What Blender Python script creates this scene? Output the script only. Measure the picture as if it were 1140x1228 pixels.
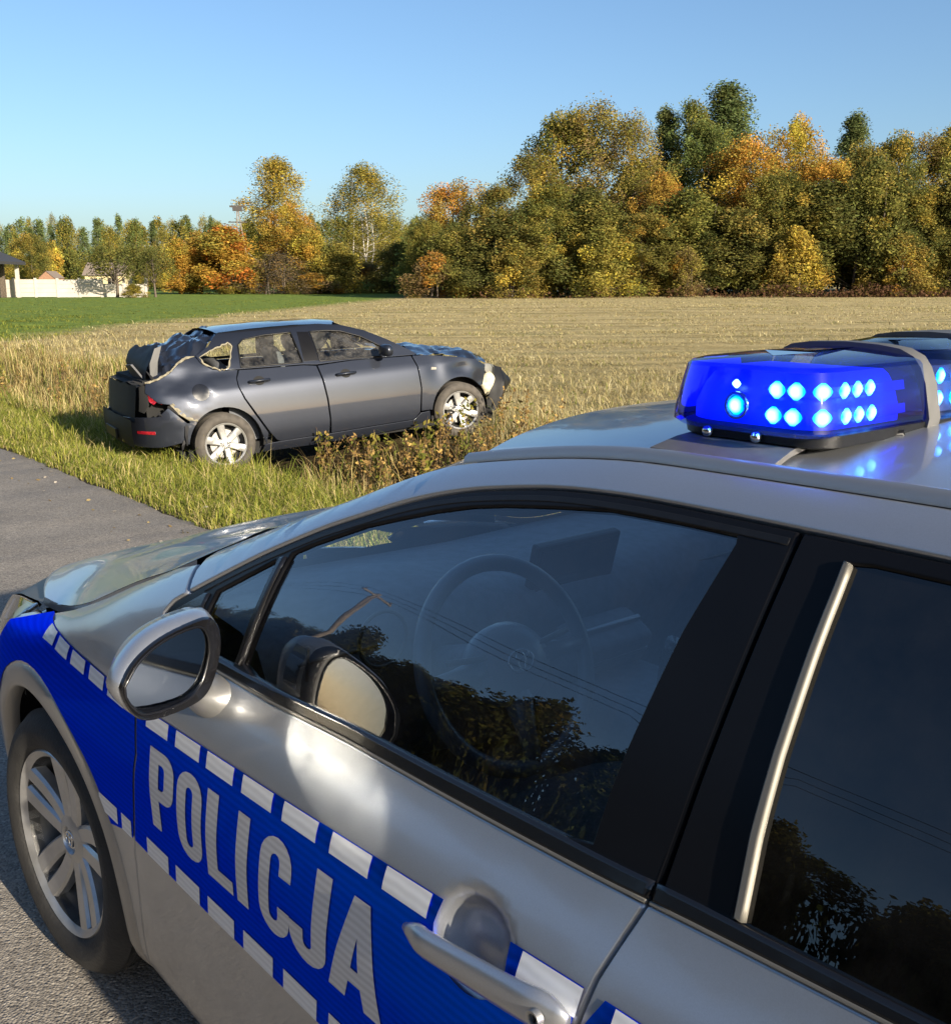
import bpy, bmesh, math, random
import numpy as np
from mathutils import Vector, Matrix, noise
from mathutils.geometry import delaunay_2d_cdt

sc = bpy.context.scene
for o in list(bpy.data.objects):
    bpy.data.objects.remove(o)
COL = sc.collection
R = math.radians

# ------------------------------------------------------------------ camera
CAM_H, PITCH, FPX = 1.5764, R(12.4093), 1249.08
cam_d = bpy.data.cameras.new('camera')
cam = bpy.data.objects.new('camera', cam_d)
COL.objects.link(cam)
cam.location = (0, 0, CAM_H)
cam.rotation_euler = (R(90) - PITCH, 0, 0)
cam_d.sensor_fit = 'VERTICAL'
cam_d.sensor_height = 24
cam_d.lens = FPX / 1228 * 24
cam_d.clip_start = .05
cam_d.clip_end = 5000
sc.camera = cam

# ------------------------------------------------------------------ light
SUN_EL = R(17.5)
SUN_DIR = Vector((0.628, -0.778, 0)).normalized()
SUN_DIR = Vector((SUN_DIR.x * math.cos(SUN_EL), SUN_DIR.y * math.cos(SUN_EL), math.sin(SUN_EL)))
w = bpy.data.worlds.new('World')
sc.world = w
w.use_nodes = True
nt = w.node_tree
nt.nodes.clear()
sky = nt.nodes.new('ShaderNodeTexSky')
sky.sky_type = 'NISHITA'
sky.sun_disc = False
sky.sun_elevation = SUN_EL
sky.sun_rotation = math.atan2(SUN_DIR.x, SUN_DIR.y)
sky.altitude = 100
sky.air_density = 1.0
sky.dust_density = 1.5
sky.ozone_density = 4
bg = nt.nodes.new('ShaderNodeBackground')
bg.inputs[1].default_value = .074
wo = nt.nodes.new('ShaderNodeOutputWorld')
nt.links.new(sky.outputs[0], bg.inputs[0])
nt.links.new(bg.outputs[0], wo.inputs[0])
sun_d = bpy.data.lights.new('sun', 'SUN')
sun_d.energy = 5.0
sun_d.angle = R(.55)
sun_d.color = (1, .88, .70)
sun = bpy.data.objects.new('sun', sun_d)
COL.objects.link(sun)
sun.rotation_euler = SUN_DIR.to_track_quat('Z', 'Y').to_euler()
sun.location = (20, -25, 20)
sc.view_settings.view_transform = 'Standard'
sc.view_settings.look = 'None'
sc.view_settings.gamma = 1
sc.view_settings.use_curve_mapping = False
sc.view_settings.exposure = 1.3
sc.cycles.max_bounces = 10
sc.cycles.transparent_max_bounces = 24
sc.cycles.sample_clamp_indirect = 8
sc.cycles.blur_glossy = 0
sc.cycles.use_guiding = True
sc.cycles.guiding_training_samples = 64

# ------------------------------------------------------------------ helpers
def prop(o, label=None, cat=None, group=None, kind=None):
    if label: o['label'] = label
    if cat: o['category'] = cat
    if group: o['group'] = group
    if kind: o['kind'] = kind
    return o

def link(o, parent=None):
    COL.objects.link(o)
    if parent: o.parent = parent
    return o

def empty(name, loc=(0, 0, 0), rz=0):
    o = bpy.data.objects.new(name, None)
    o.location = loc
    o.rotation_euler = (0, 0, rz)
    o.empty_display_size = .2
    return link(o)

def mk(name, V, F, mat, parent=None, smooth=True, nrm=None):
    me = bpy.data.meshes.new(name)
    me.from_pydata([tuple(v) for v in V], [], [tuple(f) for f in F])
    if smooth:
        me.polygons.foreach_set('use_smooth', [True] * len(me.polygons))
    if mat: me.materials.append(mat)
    me.update()
    if nrm is not None:
        me.normals_split_custom_set_from_vertices([tuple(n) for n in nrm])
    return link(bpy.data.objects.new(name, me), parent)

def fast(name, V, loops, starts, mat, col=None, smooth=False):
    """big mesh from numpy: V (n,3), loops flat vertex indices, starts loop start per face"""
    me = bpy.data.meshes.new(name)
    me.vertices.add(len(V))
    me.vertices.foreach_set('co', np.asarray(V, np.float32).ravel())
    me.loops.add(len(loops))
    me.loops.foreach_set('vertex_index', np.asarray(loops, np.int32))
    me.polygons.add(len(starts))
    me.polygons.foreach_set('loop_start', np.asarray(starts, np.int32))
    if smooth:
        me.polygons.foreach_set('use_smooth', np.ones(len(starts), bool))
    me.update(calc_edges=True)
    if col is not None:
        a = me.color_attributes.new('Col', 'FLOAT_COLOR', 'POINT')
        c = np.ones((len(V), 4), np.float32)
        c[:, :3] = col
        a.data.foreach_set('color', c.ravel())
    if mat: me.materials.append(mat)
    return me

class MB:
    """collects simple solids, then links them as one mesh object"""
    def __init__(s):
        s.V, s.F = [], []
    def add(s, V, F):
        n = len(s.V)
        s.V += [tuple(v) for v in V]
        s.F += [tuple(i + n for i in f) for f in F]
        return s
    def box(s, c, d, rot=None, bev=0):
        bm = bmesh.new()
        bmesh.ops.create_cube(bm, size=1)
        for v in bm.verts:
            v.co = Vector((v.co.x * d[0], v.co.y * d[1], v.co.z * d[2]))
        if bev:
            bmesh.ops.bevel(bm, geom=bm.edges[:], offset=bev, segments=2, profile=.6, affect='EDGES')
        M = rot.to_4x4() if rot else Matrix.Identity(4)
        V = [M @ v.co + Vector(c) for v in bm.verts]
        bm.verts.index_update()
        F = [[v.index for v in f.verts] for f in bm.faces]
        bm.free()
        return s.add(V, F)
    def tube(s, pts, rad, n=8, cap=True, closed=False):
        pts = [Vector(p) for p in pts]
        rads = rad if hasattr(rad, '__len__') else [rad] * len(pts)
        V, F, up = [], [], None
        for i, p in enumerate(pts):
            if closed:
                t = pts[(i + 1) % len(pts)] - pts[i - 1]
            else:
                t = pts[min(i + 1, len(pts) - 1)] - pts[max(i - 1, 0)]
            t.normalize()
            if up is None:
                up = t.orthogonal().normalized()
            up = (up - t * up.dot(t)).normalized()
            b = t.cross(up)
            for k in range(n):
                a = 2 * math.pi * k / n
                V.append(p + (up * math.cos(a) + b * math.sin(a)) * rads[i])
        m = len(pts)
        for i in range(m if closed else m - 1):
            j = (i + 1) % m
            for k in range(n):
                F.append((i * n + k, i * n + (k + 1) % n, j * n + (k + 1) % n, j * n + k))
        if cap and not closed:
            F.append(tuple(range(n))[::-1])
            F.append(tuple((m - 1) * n + k for k in range(n)))
        return s.add(V, F)
    def lathe(s, prof, c, n=48, close=False):
        """prof: list of (y, r), axis along y through c"""
        V, F = [], []
        for y, r in prof:
            for k in range(n):
                a = 2 * math.pi * k / n
                V.append((c[0] + r * math.cos(a), c[1] + y, c[2] + r * math.sin(a)))
        m = len(prof)
        for i in range(m if close else m - 1):
            j = (i + 1) % m
            for k in range(n):
                F.append((i * n + k, i * n + (k + 1) % n, j * n + (k + 1) % n, j * n + k))
        return s.add(V, F)
    def build(s, name, mat, parent=None, smooth=True):
        return mk(name, s.V, s.F, mat, parent, smooth)

def fix_normals(o, angle=None):
    bm = bmesh.new()
    bm.from_mesh(o.data)
    bmesh.ops.recalc_face_normals(bm, faces=bm.faces)
    if angle:
        for e in bm.edges:
            if len(e.link_faces) == 2 and e.calc_face_angle(0) > angle:
                e.smooth = False
    bm.to_mesh(o.data)
    bm.free()
    return o

# ------------------------------------------------------------------ materials
def mat(name, base=(.5, .5, .5), rough=.5, metal=0, coat=0, spec=.5, emit=None, es=0, noise_amt=0, nscale=30, bump=0, bscale=200, rnoise=0):
    m = bpy.data.materials.new(name)
    m.use_nodes = True
    n = m.node_tree
    b = n.nodes['Principled BSDF']
    b.inputs['Base Color'].default_value = (*base, 1)
    b.inputs['Roughness'].default_value = rough
    b.inputs['Metallic'].default_value = metal
    b.inputs['Coat Weight'].default_value = coat
    b.inputs['Coat Roughness'].default_value = .04
    b.inputs['Specular IOR Level'].default_value = spec
    if emit:
        b.inputs['Emission Color'].default_value = (*emit, 1)
        b.inputs['Emission Strength'].default_value = es
    tc = n.nodes.new('ShaderNodeTexCoord')
    if noise_amt:
        t = n.nodes.new('ShaderNodeTexNoise')
        t.inputs['Scale'].default_value = nscale
        t.inputs['Detail'].default_value = 6
        n.links.new(tc.outputs['Object'], t.inputs['Vector'])
        mp = n.nodes.new('ShaderNodeMapRange')
        mp.inputs[1].default_value = .3
        mp.inputs[2].default_value = .7
        mp.inputs[3].default_value = 1 - noise_amt
        mp.inputs[4].default_value = 1 + noise_amt
        n.links.new(t.outputs[0], mp.inputs[0])
        mx = n.nodes.new('ShaderNodeVectorMath')
        mx.operation = 'SCALE'
        mx.inputs[0].default_value = base
        n.links.new(mp.outputs[0], mx.inputs['Scale'])
        n.links.new(mx.outputs[0], b.inputs['Base Color'])
        if rnoise:
            mr = n.nodes.new('ShaderNodeMapRange')
            mr.inputs[1].default_value = .35
            mr.inputs[2].default_value = .7
            mr.inputs[3].default_value = rough - rnoise
            mr.inputs[4].default_value = rough + rnoise
            n.links.new(t.outputs[0], mr.inputs[0])
            n.links.new(mr.outputs[0], b.inputs['Roughness'])
    if bump:
        t2 = n.nodes.new('ShaderNodeTexNoise')
        t2.inputs['Scale'].default_value = bscale
        t2.inputs['Detail'].default_value = 4
        n.links.new(tc.outputs['Object'], t2.inputs['Vector'])
        bp = n.nodes.new('ShaderNodeBump')
        bp.inputs['Strength'].default_value = bump
        bp.inputs['Distance'].default_value = .01
        n.links.new(t2.outputs[0], bp.inputs['Height'])
        n.links.new(bp.outputs[0], b.inputs['Normal'])
    return m

def road_dust(m, z0, z1, amount):
    # dried road film thrown up over the lower body, thinning with height
    n = m.node_tree
    b = n.nodes['Principled BSDF']
    tc = n.nodes['Texture Coordinate']
    sp = n.nodes.new('ShaderNodeSeparateXYZ')
    n.links.new(tc.outputs['Object'], sp.inputs[0])
    t = n.nodes.new('ShaderNodeTexNoise')
    t.inputs['Scale'].default_value = 7
    t.inputs['Detail'].default_value = 9
    t.inputs['Roughness'].default_value = .7
    n.links.new(tc.outputs['Object'], t.inputs['Vector'])
    mp = n.nodes.new('ShaderNodeMapRange')
    mp.inputs[1].default_value, mp.inputs[2].default_value = z0, z1
    mp.inputs[3].default_value, mp.inputs[4].default_value = amount, 0
    n.links.new(sp.outputs[2], mp.inputs[0])
    mu = n.nodes.new('ShaderNodeMath')
    mu.operation = 'MULTIPLY'
    n.links.new(mp.outputs[0], mu.inputs[0])
    n.links.new(t.outputs[0], mu.inputs[1])
    d = n.nodes.new('ShaderNodeBsdfDiffuse')
    d.inputs[0].default_value = (.16, .135, .105, 1)
    mx = n.nodes.new('ShaderNodeMixShader')
    out = n.nodes['Material Output']
    n.links.new(mu.outputs[0], mx.inputs[0])
    n.links.new(b.outputs[0], mx.inputs[1])
    n.links.new(d.outputs[0], mx.inputs[2])
    n.links.new(mx.outputs[0], out.inputs[0])
def glass_mat(name, tint, ior=1.5, dirt=0, boost=0.):
    m = bpy.data.materials.new(name)
    m.use_nodes = True
    n = m.node_tree
    n.nodes.clear()
    out = n.nodes.new('ShaderNodeOutputMaterial')
    mix = n.nodes.new('ShaderNodeMixShader')
    tr = n.nodes.new('ShaderNodeBsdfTransparent')
    tr.inputs[0].default_value = (*tint, 1)
    gl = n.nodes.new('ShaderNodeBsdfGlossy')
    gl.inputs['Roughness'].default_value = 0
    gl.inputs[0].default_value = (1, 1, 1, 1)
    fr = n.nodes.new('ShaderNodeFresnel')
    fr.inputs[0].default_value = ior
    n.links.new(fr.outputs[0], mix.inputs[0])
    n.links.new(tr.outputs[0], mix.inputs[1])
    n.links.new(gl.outputs[0], mix.inputs[2])
    last = mix
    if dirt:
        d = n.nodes.new('ShaderNodeBsdfDiffuse')
        d.inputs[0].default_value = (.5, .47, .42, 1)
        tc = n.nodes.new('ShaderNodeTexCoord')
        t = n.nodes.new('ShaderNodeTexNoise')
        t.inputs['Scale'].default_value = 9
        t.inputs['Detail'].default_value = 9
        t.inputs['Roughness'].default_value = .7
        n.links.new(tc.outputs['Object'], t.inputs['Vector'])
        mp = n.nodes.new('ShaderNodeMapRange')
        mp.inputs[1].default_value = .35
        mp.inputs[2].default_value = .8
        mp.inputs[3].default_value = 0
        mp.inputs[4].default_value = dirt
        n.links.new(t.outputs[0], mp.inputs[0])
        m2 = n.nodes.new('ShaderNodeMixShader')
        n.links.new(mp.outputs[0], m2.inputs[0])
        n.links.new(mix.outputs[0], m2.inputs[1])
        n.links.new(d.outputs[0], m2.inputs[2])
        last = m2
    n.links.new(last.outputs[0], out.inputs[0])
    return m

def leaf_mat(name, trans=.35, rough=.6, hue=.03):
    """colour from the mesh's own per-leaf colours"""
    m = bpy.data.materials.new(name)
    m.use_nodes = True
    n = m.node_tree
    n.nodes.clear()
    out = n.nodes.new('ShaderNodeOutputMaterial')
    at = n.nodes.new('ShaderNodeAttribute')
    at.attribute_name = 'Col'
    oi = n.nodes.new('ShaderNodeObjectInfo')
    hs = n.nodes.new('ShaderNodeHueSaturation')
    mp = n.nodes.new('ShaderNodeMapRange')
    mp.inputs[3].default_value = .5 - hue
    mp.inputs[4].default_value = .5 + hue
    n.links.new(oi.outputs['Random'], mp.inputs[0])
    n.links.new(mp.outputs[0], hs.inputs['Hue'])
    n.links.new(at.outputs['Color'], hs.inputs['Color'])
    d = n.nodes.new('ShaderNodeBsdfDiffuse')
    t = n.nodes.new('ShaderNodeBsdfTranslucent')
    mx = n.nodes.new('ShaderNodeMixShader')
    mx.inputs[0].default_value = trans
    n.links.new(hs.outputs[0], d.inputs[0])
    n.links.new(hs.outputs[0], t.inputs[0])
    n.links.new(d.outputs[0], mx.inputs[1])
    n.links.new(t.outputs[0], mx.inputs[2])
    n.links.new(mx.outputs[0], out.inputs[0])
    return m

M = {}
M['silver'] = mat('silver_paint', (.42, .435, .46), .37, .80, .6, noise_amt=.05, nscale=700)
road_dust(M['silver'], .15, .75, .75)
M['silver_rough'] = mat('satin_silver', (.36, .355, .345), .38, .8, .3)
road_dust(M['silver_rough'], .15, .9, .7)
M['alloy'] = mat('grey_alloy', (.46, .46, .46), .36, .8, .2, noise_amt=.12, nscale=25, rnoise=.08)
M['alloy_dark'] = mat('dark_alloy', (.10, .10, .10), .5, .6, noise_amt=.2, nscale=30)
M['chrome'] = mat('chrome', (.8, .79, .77), .12, 1)
M['satin_strip'] = mat('satin_strip', (.17, .16, .138), .55, .5)
M['rubber'] = mat('tyre_rubber', (.014, .0135, .013), .75, 0, noise_amt=.35, nscale=14, bump=.25, bscale=120)
M['black'] = mat('black_plastic', (.006, .006, .0065), .45, 0, spec=.3, noise_amt=.2, nscale=60)
M['black_gloss'] = mat('black_gloss', (.006, .006, .007), .22, 0, .3)
M['pillar'] = mat('pillar_film', (.004, .004, .005), .4, 0, 0, spec=.2, noise_amt=.3, nscale=4)
M['void'] = mat('dark_cavity', (.006, .006, .006), .9)
M['trim'] = mat('interior_trim', (.17, .178, .19), .6, noise_amt=.15, nscale=40)
M['seat'] = mat('seat_cloth', (.085, .09, .10), .85, noise_amt=.25, nscale=90, bump=.2, bscale=400)
M['screen'] = mat('screen_glass', (.004, .004, .005), .08, 0, .5)
M['glass'] = glass_mat('tinted_glass', (.82, .89, .93), 2.05, dirt=.014)
M['glass_rear'] = glass_mat('dark_privacy_glass', (.05, .055, .06), 1.7, dirt=.02)
M['windscreen'] = glass_mat('clear_glass', (.8, .86, .84), 1.5, dirt=.02)
M['lamp_glass'] = glass_mat('lamp_glass', (.92, .92, .9), 1.45, dirt=.03)
M['mirror'] = mat('mirror_glass', (.46, .475, .48), .075, 1)
M['glow_blue'] = mat('blue_glow', (.0, .01, .4), .35, 0, 0, emit=(.0, .006, 1), es=.62)  # emits blue itself, standing in for LED light scattered behind the lens
M['led_carrier'] = mat('carrier_glow_blue', (.0, .004, .12), .4, 0, 0, emit=(.0, .004, 1), es=.35)  # weak emission imitates LED light spilling over the carrier
M['bar_grey'] = mat('light_bar_grey', (.075, .073, .07), .55, .0, noise_amt=.1, nscale=50)
M['roof_dark'] = mat('dark_rubber_foot', (.07, .068, .066), .55, noise_amt=.15, nscale=70)

def lens_blue():
    m = bpy.data.materials.new('blue_lens')
    m.use_nodes = True
    n = m.node_tree
    n.nodes.clear()
    out = n.nodes.new('ShaderNodeOutputMaterial')
    mix = n.nodes.new('ShaderNodeMixShader')
    tr = n.nodes.new('ShaderNodeBsdfTransparent')
    tr.inputs[0].default_value = (.42, .52, .95, 1)
    tl = n.nodes.new('ShaderNodeBsdfTranslucent')
    tl.inputs[0].default_value = (.05, .12, .6, 1)
    m0 = n.nodes.new('ShaderNodeMixShader')
    m0.inputs[0].default_value = .1
    gl = n.nodes.new('ShaderNodeBsdfGlossy')
    gl.inputs['Roughness'].default_value = .03
    fr = n.nodes.new('ShaderNodeFresnel')
    fr.inputs[0].default_value = 1.5
    n.links.new(tr.outputs[0], m0.inputs[1])
    n.links.new(tl.outputs[0], m0.inputs[2])
    n.links.new(fr.outputs[0], mix.inputs[0])
    n.links.new(m0.outputs[0], mix.inputs[1])
    n.links.new(gl.outputs[0], mix.inputs[2])
    n.links.new(mix.outputs[0], out.inputs[0])
    return m
M['lens'] = lens_blue()

def led_mat():
    m = bpy.data.materials.new('lit_led')
    m.use_nodes = True
    n = m.node_tree
    n.nodes.clear()
    out = n.nodes.new('ShaderNodeOutputMaterial')
    tc = n.nodes.new('ShaderNodeTexCoord')
    g = n.nodes.new('ShaderNodeVectorMath')
    g.operation = 'LENGTH'
    n.links.new(tc.outputs['Object'], g.inputs[0])
    r = n.nodes.new('ShaderNodeValToRGB')
    e = r.color_ramp.elements
    e[0].position = 0
    e[0].color = (.8, 1, 1, 1)
    e[1].position = 1
    e[1].color = (0, .015, 1, 1)
    k = e.new(.45)
    k.color = (.35, .9, 1, 1)
    k = e.new(.8)
    k.color = (.0, .3, 1, 1)
    mm = n.nodes.new('ShaderNodeMath')
    mm.operation = 'MULTIPLY'
    mm.inputs[1].default_value = 1 / .0125
    n.links.new(g.outputs['Value'], mm.inputs[0])
    n.links.new(mm.outputs[0], r.inputs[0])
    em = n.nodes.new('ShaderNodeEmission')
    em.inputs[1].default_value = 4.2
    n.links.new(r.outputs[0], em.inputs[0])
    n.links.new(em.outputs[0], out.inputs[0])
    return m
M['led'] = led_mat()

def foil(name, base, metal, rough, stripe):
    """retroreflective film: fine horizontal lines"""
    m = mat(name, base, rough, metal, .05, spec=.2)
    n = m.node_tree
    b = n.nodes['Principled BSDF']
    tc = n.nodes['Texture Coordinate']
    wv = n.nodes.new('ShaderNodeTexWave')
    wv.bands_direction = 'Z'
    wv.inputs['Scale'].default_value = 26
    wv.inputs['Distortion'].default_value = 1.5
    n.links.new(tc.outputs['Object'], wv.inputs['Vector'])
    mp = n.nodes.new('ShaderNodeMapRange')
    mp.inputs[3].default_value = 1 - stripe
    mp.inputs[4].default_value = 1 + stripe
    n.links.new(wv.outputs['Fac'], mp.inputs[0])
    mx = n.nodes.new('ShaderNodeVectorMath')
    mx.operation = 'SCALE'
    mx.inputs[0].default_value = base
    n.links.new(mp.outputs[0], mx.inputs['Scale'])
    n.links.new(mx.outputs[0], b.inputs['Base Color'])
    return m
M['blue'] = foil('blue_foil', (.004, .10, .86), 1, .36, .10)
M['blue'].node_tree.nodes['Principled BSDF'].inputs['Specular Tint'].default_value = (.08, .25, 1, 1)
M['blue'].node_tree.nodes['Principled BSDF'].inputs['Coat Weight'].default_value = 0
M['white'] = foil('white_foil', (.72, .73, .74), .3, .4, .08)
M['letter'] = foil('letter_foil', (.56, .565, .58), .3, .4, .10)
M['emblem'] = mat('emblem_metal', (.6, .6, .6), .2, 1)

# ------------------------------------------------------------------ body surfaces
def pchip(x, y, q):
    x, y, q = map(lambda a: np.asarray(a, float), (x, y, q))
    h = np.diff(x)
    d = np.diff(y) / h
    m = np.zeros_like(y)
    for i in range(1, len(x) - 1):
        if d[i - 1] * d[i] > 0:
            w1, w2 = 2 * h[i] + h[i - 1], h[i] + 2 * h[i - 1]
            m[i] = (w1 + w2) / (w1 / d[i - 1] + w2 / d[i])
    m[0], m[-1] = d[0], d[-1]
    k = np.clip(np.searchsorted(x, q) - 1, 0, len(x) - 2)
    t = (q - x[k]) / h[k]
    t2, t3 = t * t, t ** 3
    return (2 * t3 - 3 * t2 + 1) * y[k] + (t3 - 2 * t2 + t) * h[k] * m[k] + (-2 * t3 + 3 * t2) * y[k + 1] + (t3 - t2) * h[k] * m[k + 1]

class Surf:
    """half-width y = S(x, z) of a car body side, from control sections"""
    def __init__(s, stations, extra=None, slope=2.2):
        xs = sorted(stations)
        C = np.array([stations[x] for x in xs], float)
        s.x0, s.dx, s.z0, s.dz = xs[0], .01, .05, .005
        s.gx = np.arange(xs[0], xs[-1] + .005, .01)
        s.gz = np.arange(.05, 1.62, .005)
        K = C.shape[1]
        zc = np.stack([pchip(xs, C[:, k, 0], s.gx) for k in range(K)], 1)
        yc = np.stack([pchip(xs, C[:, k, 1], s.gx) for k in range(K)], 1)
        T = np.zeros((len(s.gx), len(s.gz)))
        for i in range(len(s.gx)):
            T[i] = pchip(zc[i], yc[i], np.clip(s.gz, zc[i, 0], zc[i, -1]))
            a = s.gz > zc[i, -1]
            T[i, a] = yc[i, -1] - slope * (s.gz[a] - zc[i, -1])
            a = s.gz < zc[i, 0]
            T[i, a] = yc[i, 0] - .6 * (zc[i, 0] - s.gz[a])
        s.top_z, s.top_y = zc[:, -1], yc[:, -1]
        if extra is not None:
            T += extra(s.gx[:, None], s.gz[None, :])
        for ax, n in ((0, 2), (1, 1)):
            P = np.pad(T, [(n, n) if a == ax else (0, 0) for a in (0, 1)], mode='edge')
            T = sum(np.roll(P, -j, ax)[tuple(slice(0, T.shape[a]) for a in (0, 1))] for j in range(2 * n + 1)) / (2 * n + 1)
        s.T = T
    def __call__(s, x, z):
        fx = np.clip((np.asarray(x, float) - s.x0) / s.dx, 0, s.T.shape[0] - 1.001)
        fz = np.clip((np.asarray(z, float) - s.z0) / s.dz, 0, s.T.shape[1] - 1.001)
        i, j = fx.astype(int), fz.astype(int)
        a, b = fx - i, fz - j
        T = s.T
        return T[i, j] * (1 - a) * (1 - b) + T[i + 1, j] * a * (1 - b) + T[i, j + 1] * (1 - a) * b + T[i + 1, j + 1] * a * b
    def grad(s, x, z):
        h, k = .012, .008
        return (s(x + h, z) - s(x - h, z)) / (2 * h), (s(x, z + k) - s(x, z - k)) / (2 * k)
    def top(s, x):
        return float(np.interp(x, s.gx, s.top_y)), float(np.interp(x, s.gx, s.top_z))

def resample(poly, step, closed=True):
    out = []
    n = len(poly)
    for i in range(n if closed else n - 1):
        a, b = np.array(poly[i], float), np.array(poly[(i + 1) % n], float)
        k = max(1, int(math.ceil(np.linalg.norm(b - a) / step)))
        for j in range(k):
            out.append(a + (b - a) * j / k)
    if not closed:
        out.append(np.array(poly[-1], float))
    return out

def spl(pts, n=6):
    """catmull-rom through open 2-D points"""
    P = [np.array(p, float) for p in pts]
    P = [2 * P[0] - P[1]] + P + [2 * P[-1] - P[-2]]
    out = []
    for i in range(1, len(P) - 2):
        for j in range(n):
            t = j / n
            out.append(.5 * (2 * P[i] + (P[i + 1] - P[i - 1]) * t + (2 * P[i - 1] - 5 * P[i] + 4 * P[i + 1] - P[i + 2]) * t * t + (3 * P[i] - P[i - 1] - 3 * P[i + 1] + P[i + 2]) * t ** 3))
    out.append(P[-2])
    return [tuple(p) for p in out]

def inpoly(px, pz, poly):
    c = np.zeros(len(px), bool)
    P = np.asarray(poly, float)
    x1, z1 = P[:, 0], P[:, 1]
    x2, z2 = np.roll(x1, -1), np.roll(z1, -1)
    for a, b, cc, d in zip(x1, z1, x2, z2):
        k = ((b > pz) != (d > pz))
        if b != d:
            k &= px < (cc - a) * (pz - b) / (d - b) + a
            c ^= k
    return c

def area(P):
    P = np.asarray(P)
    return .5 * np.sum(P[:, 0] * np.roll(P[:, 1], -1) - np.roll(P[:, 0], -1) * P[:, 1])

def offset_loop(P, e):
    P = np.asarray(P)
    d = np.roll(P, -1, 0) - P
    d /= np.maximum(np.linalg.norm(d, axis=1, keepdims=True), 1e-9)
    nr = np.stack([d[:, 1], -d[:, 0]], 1)
    m = nr + np.roll(nr, 1, 0)
    m /= np.maximum(np.linalg.norm(m, axis=1, keepdims=True), 1e-6)
    k = 1 / np.maximum((m * nr).sum(1, keepdims=True), .5)
    return P - m * e * k, m

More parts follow.
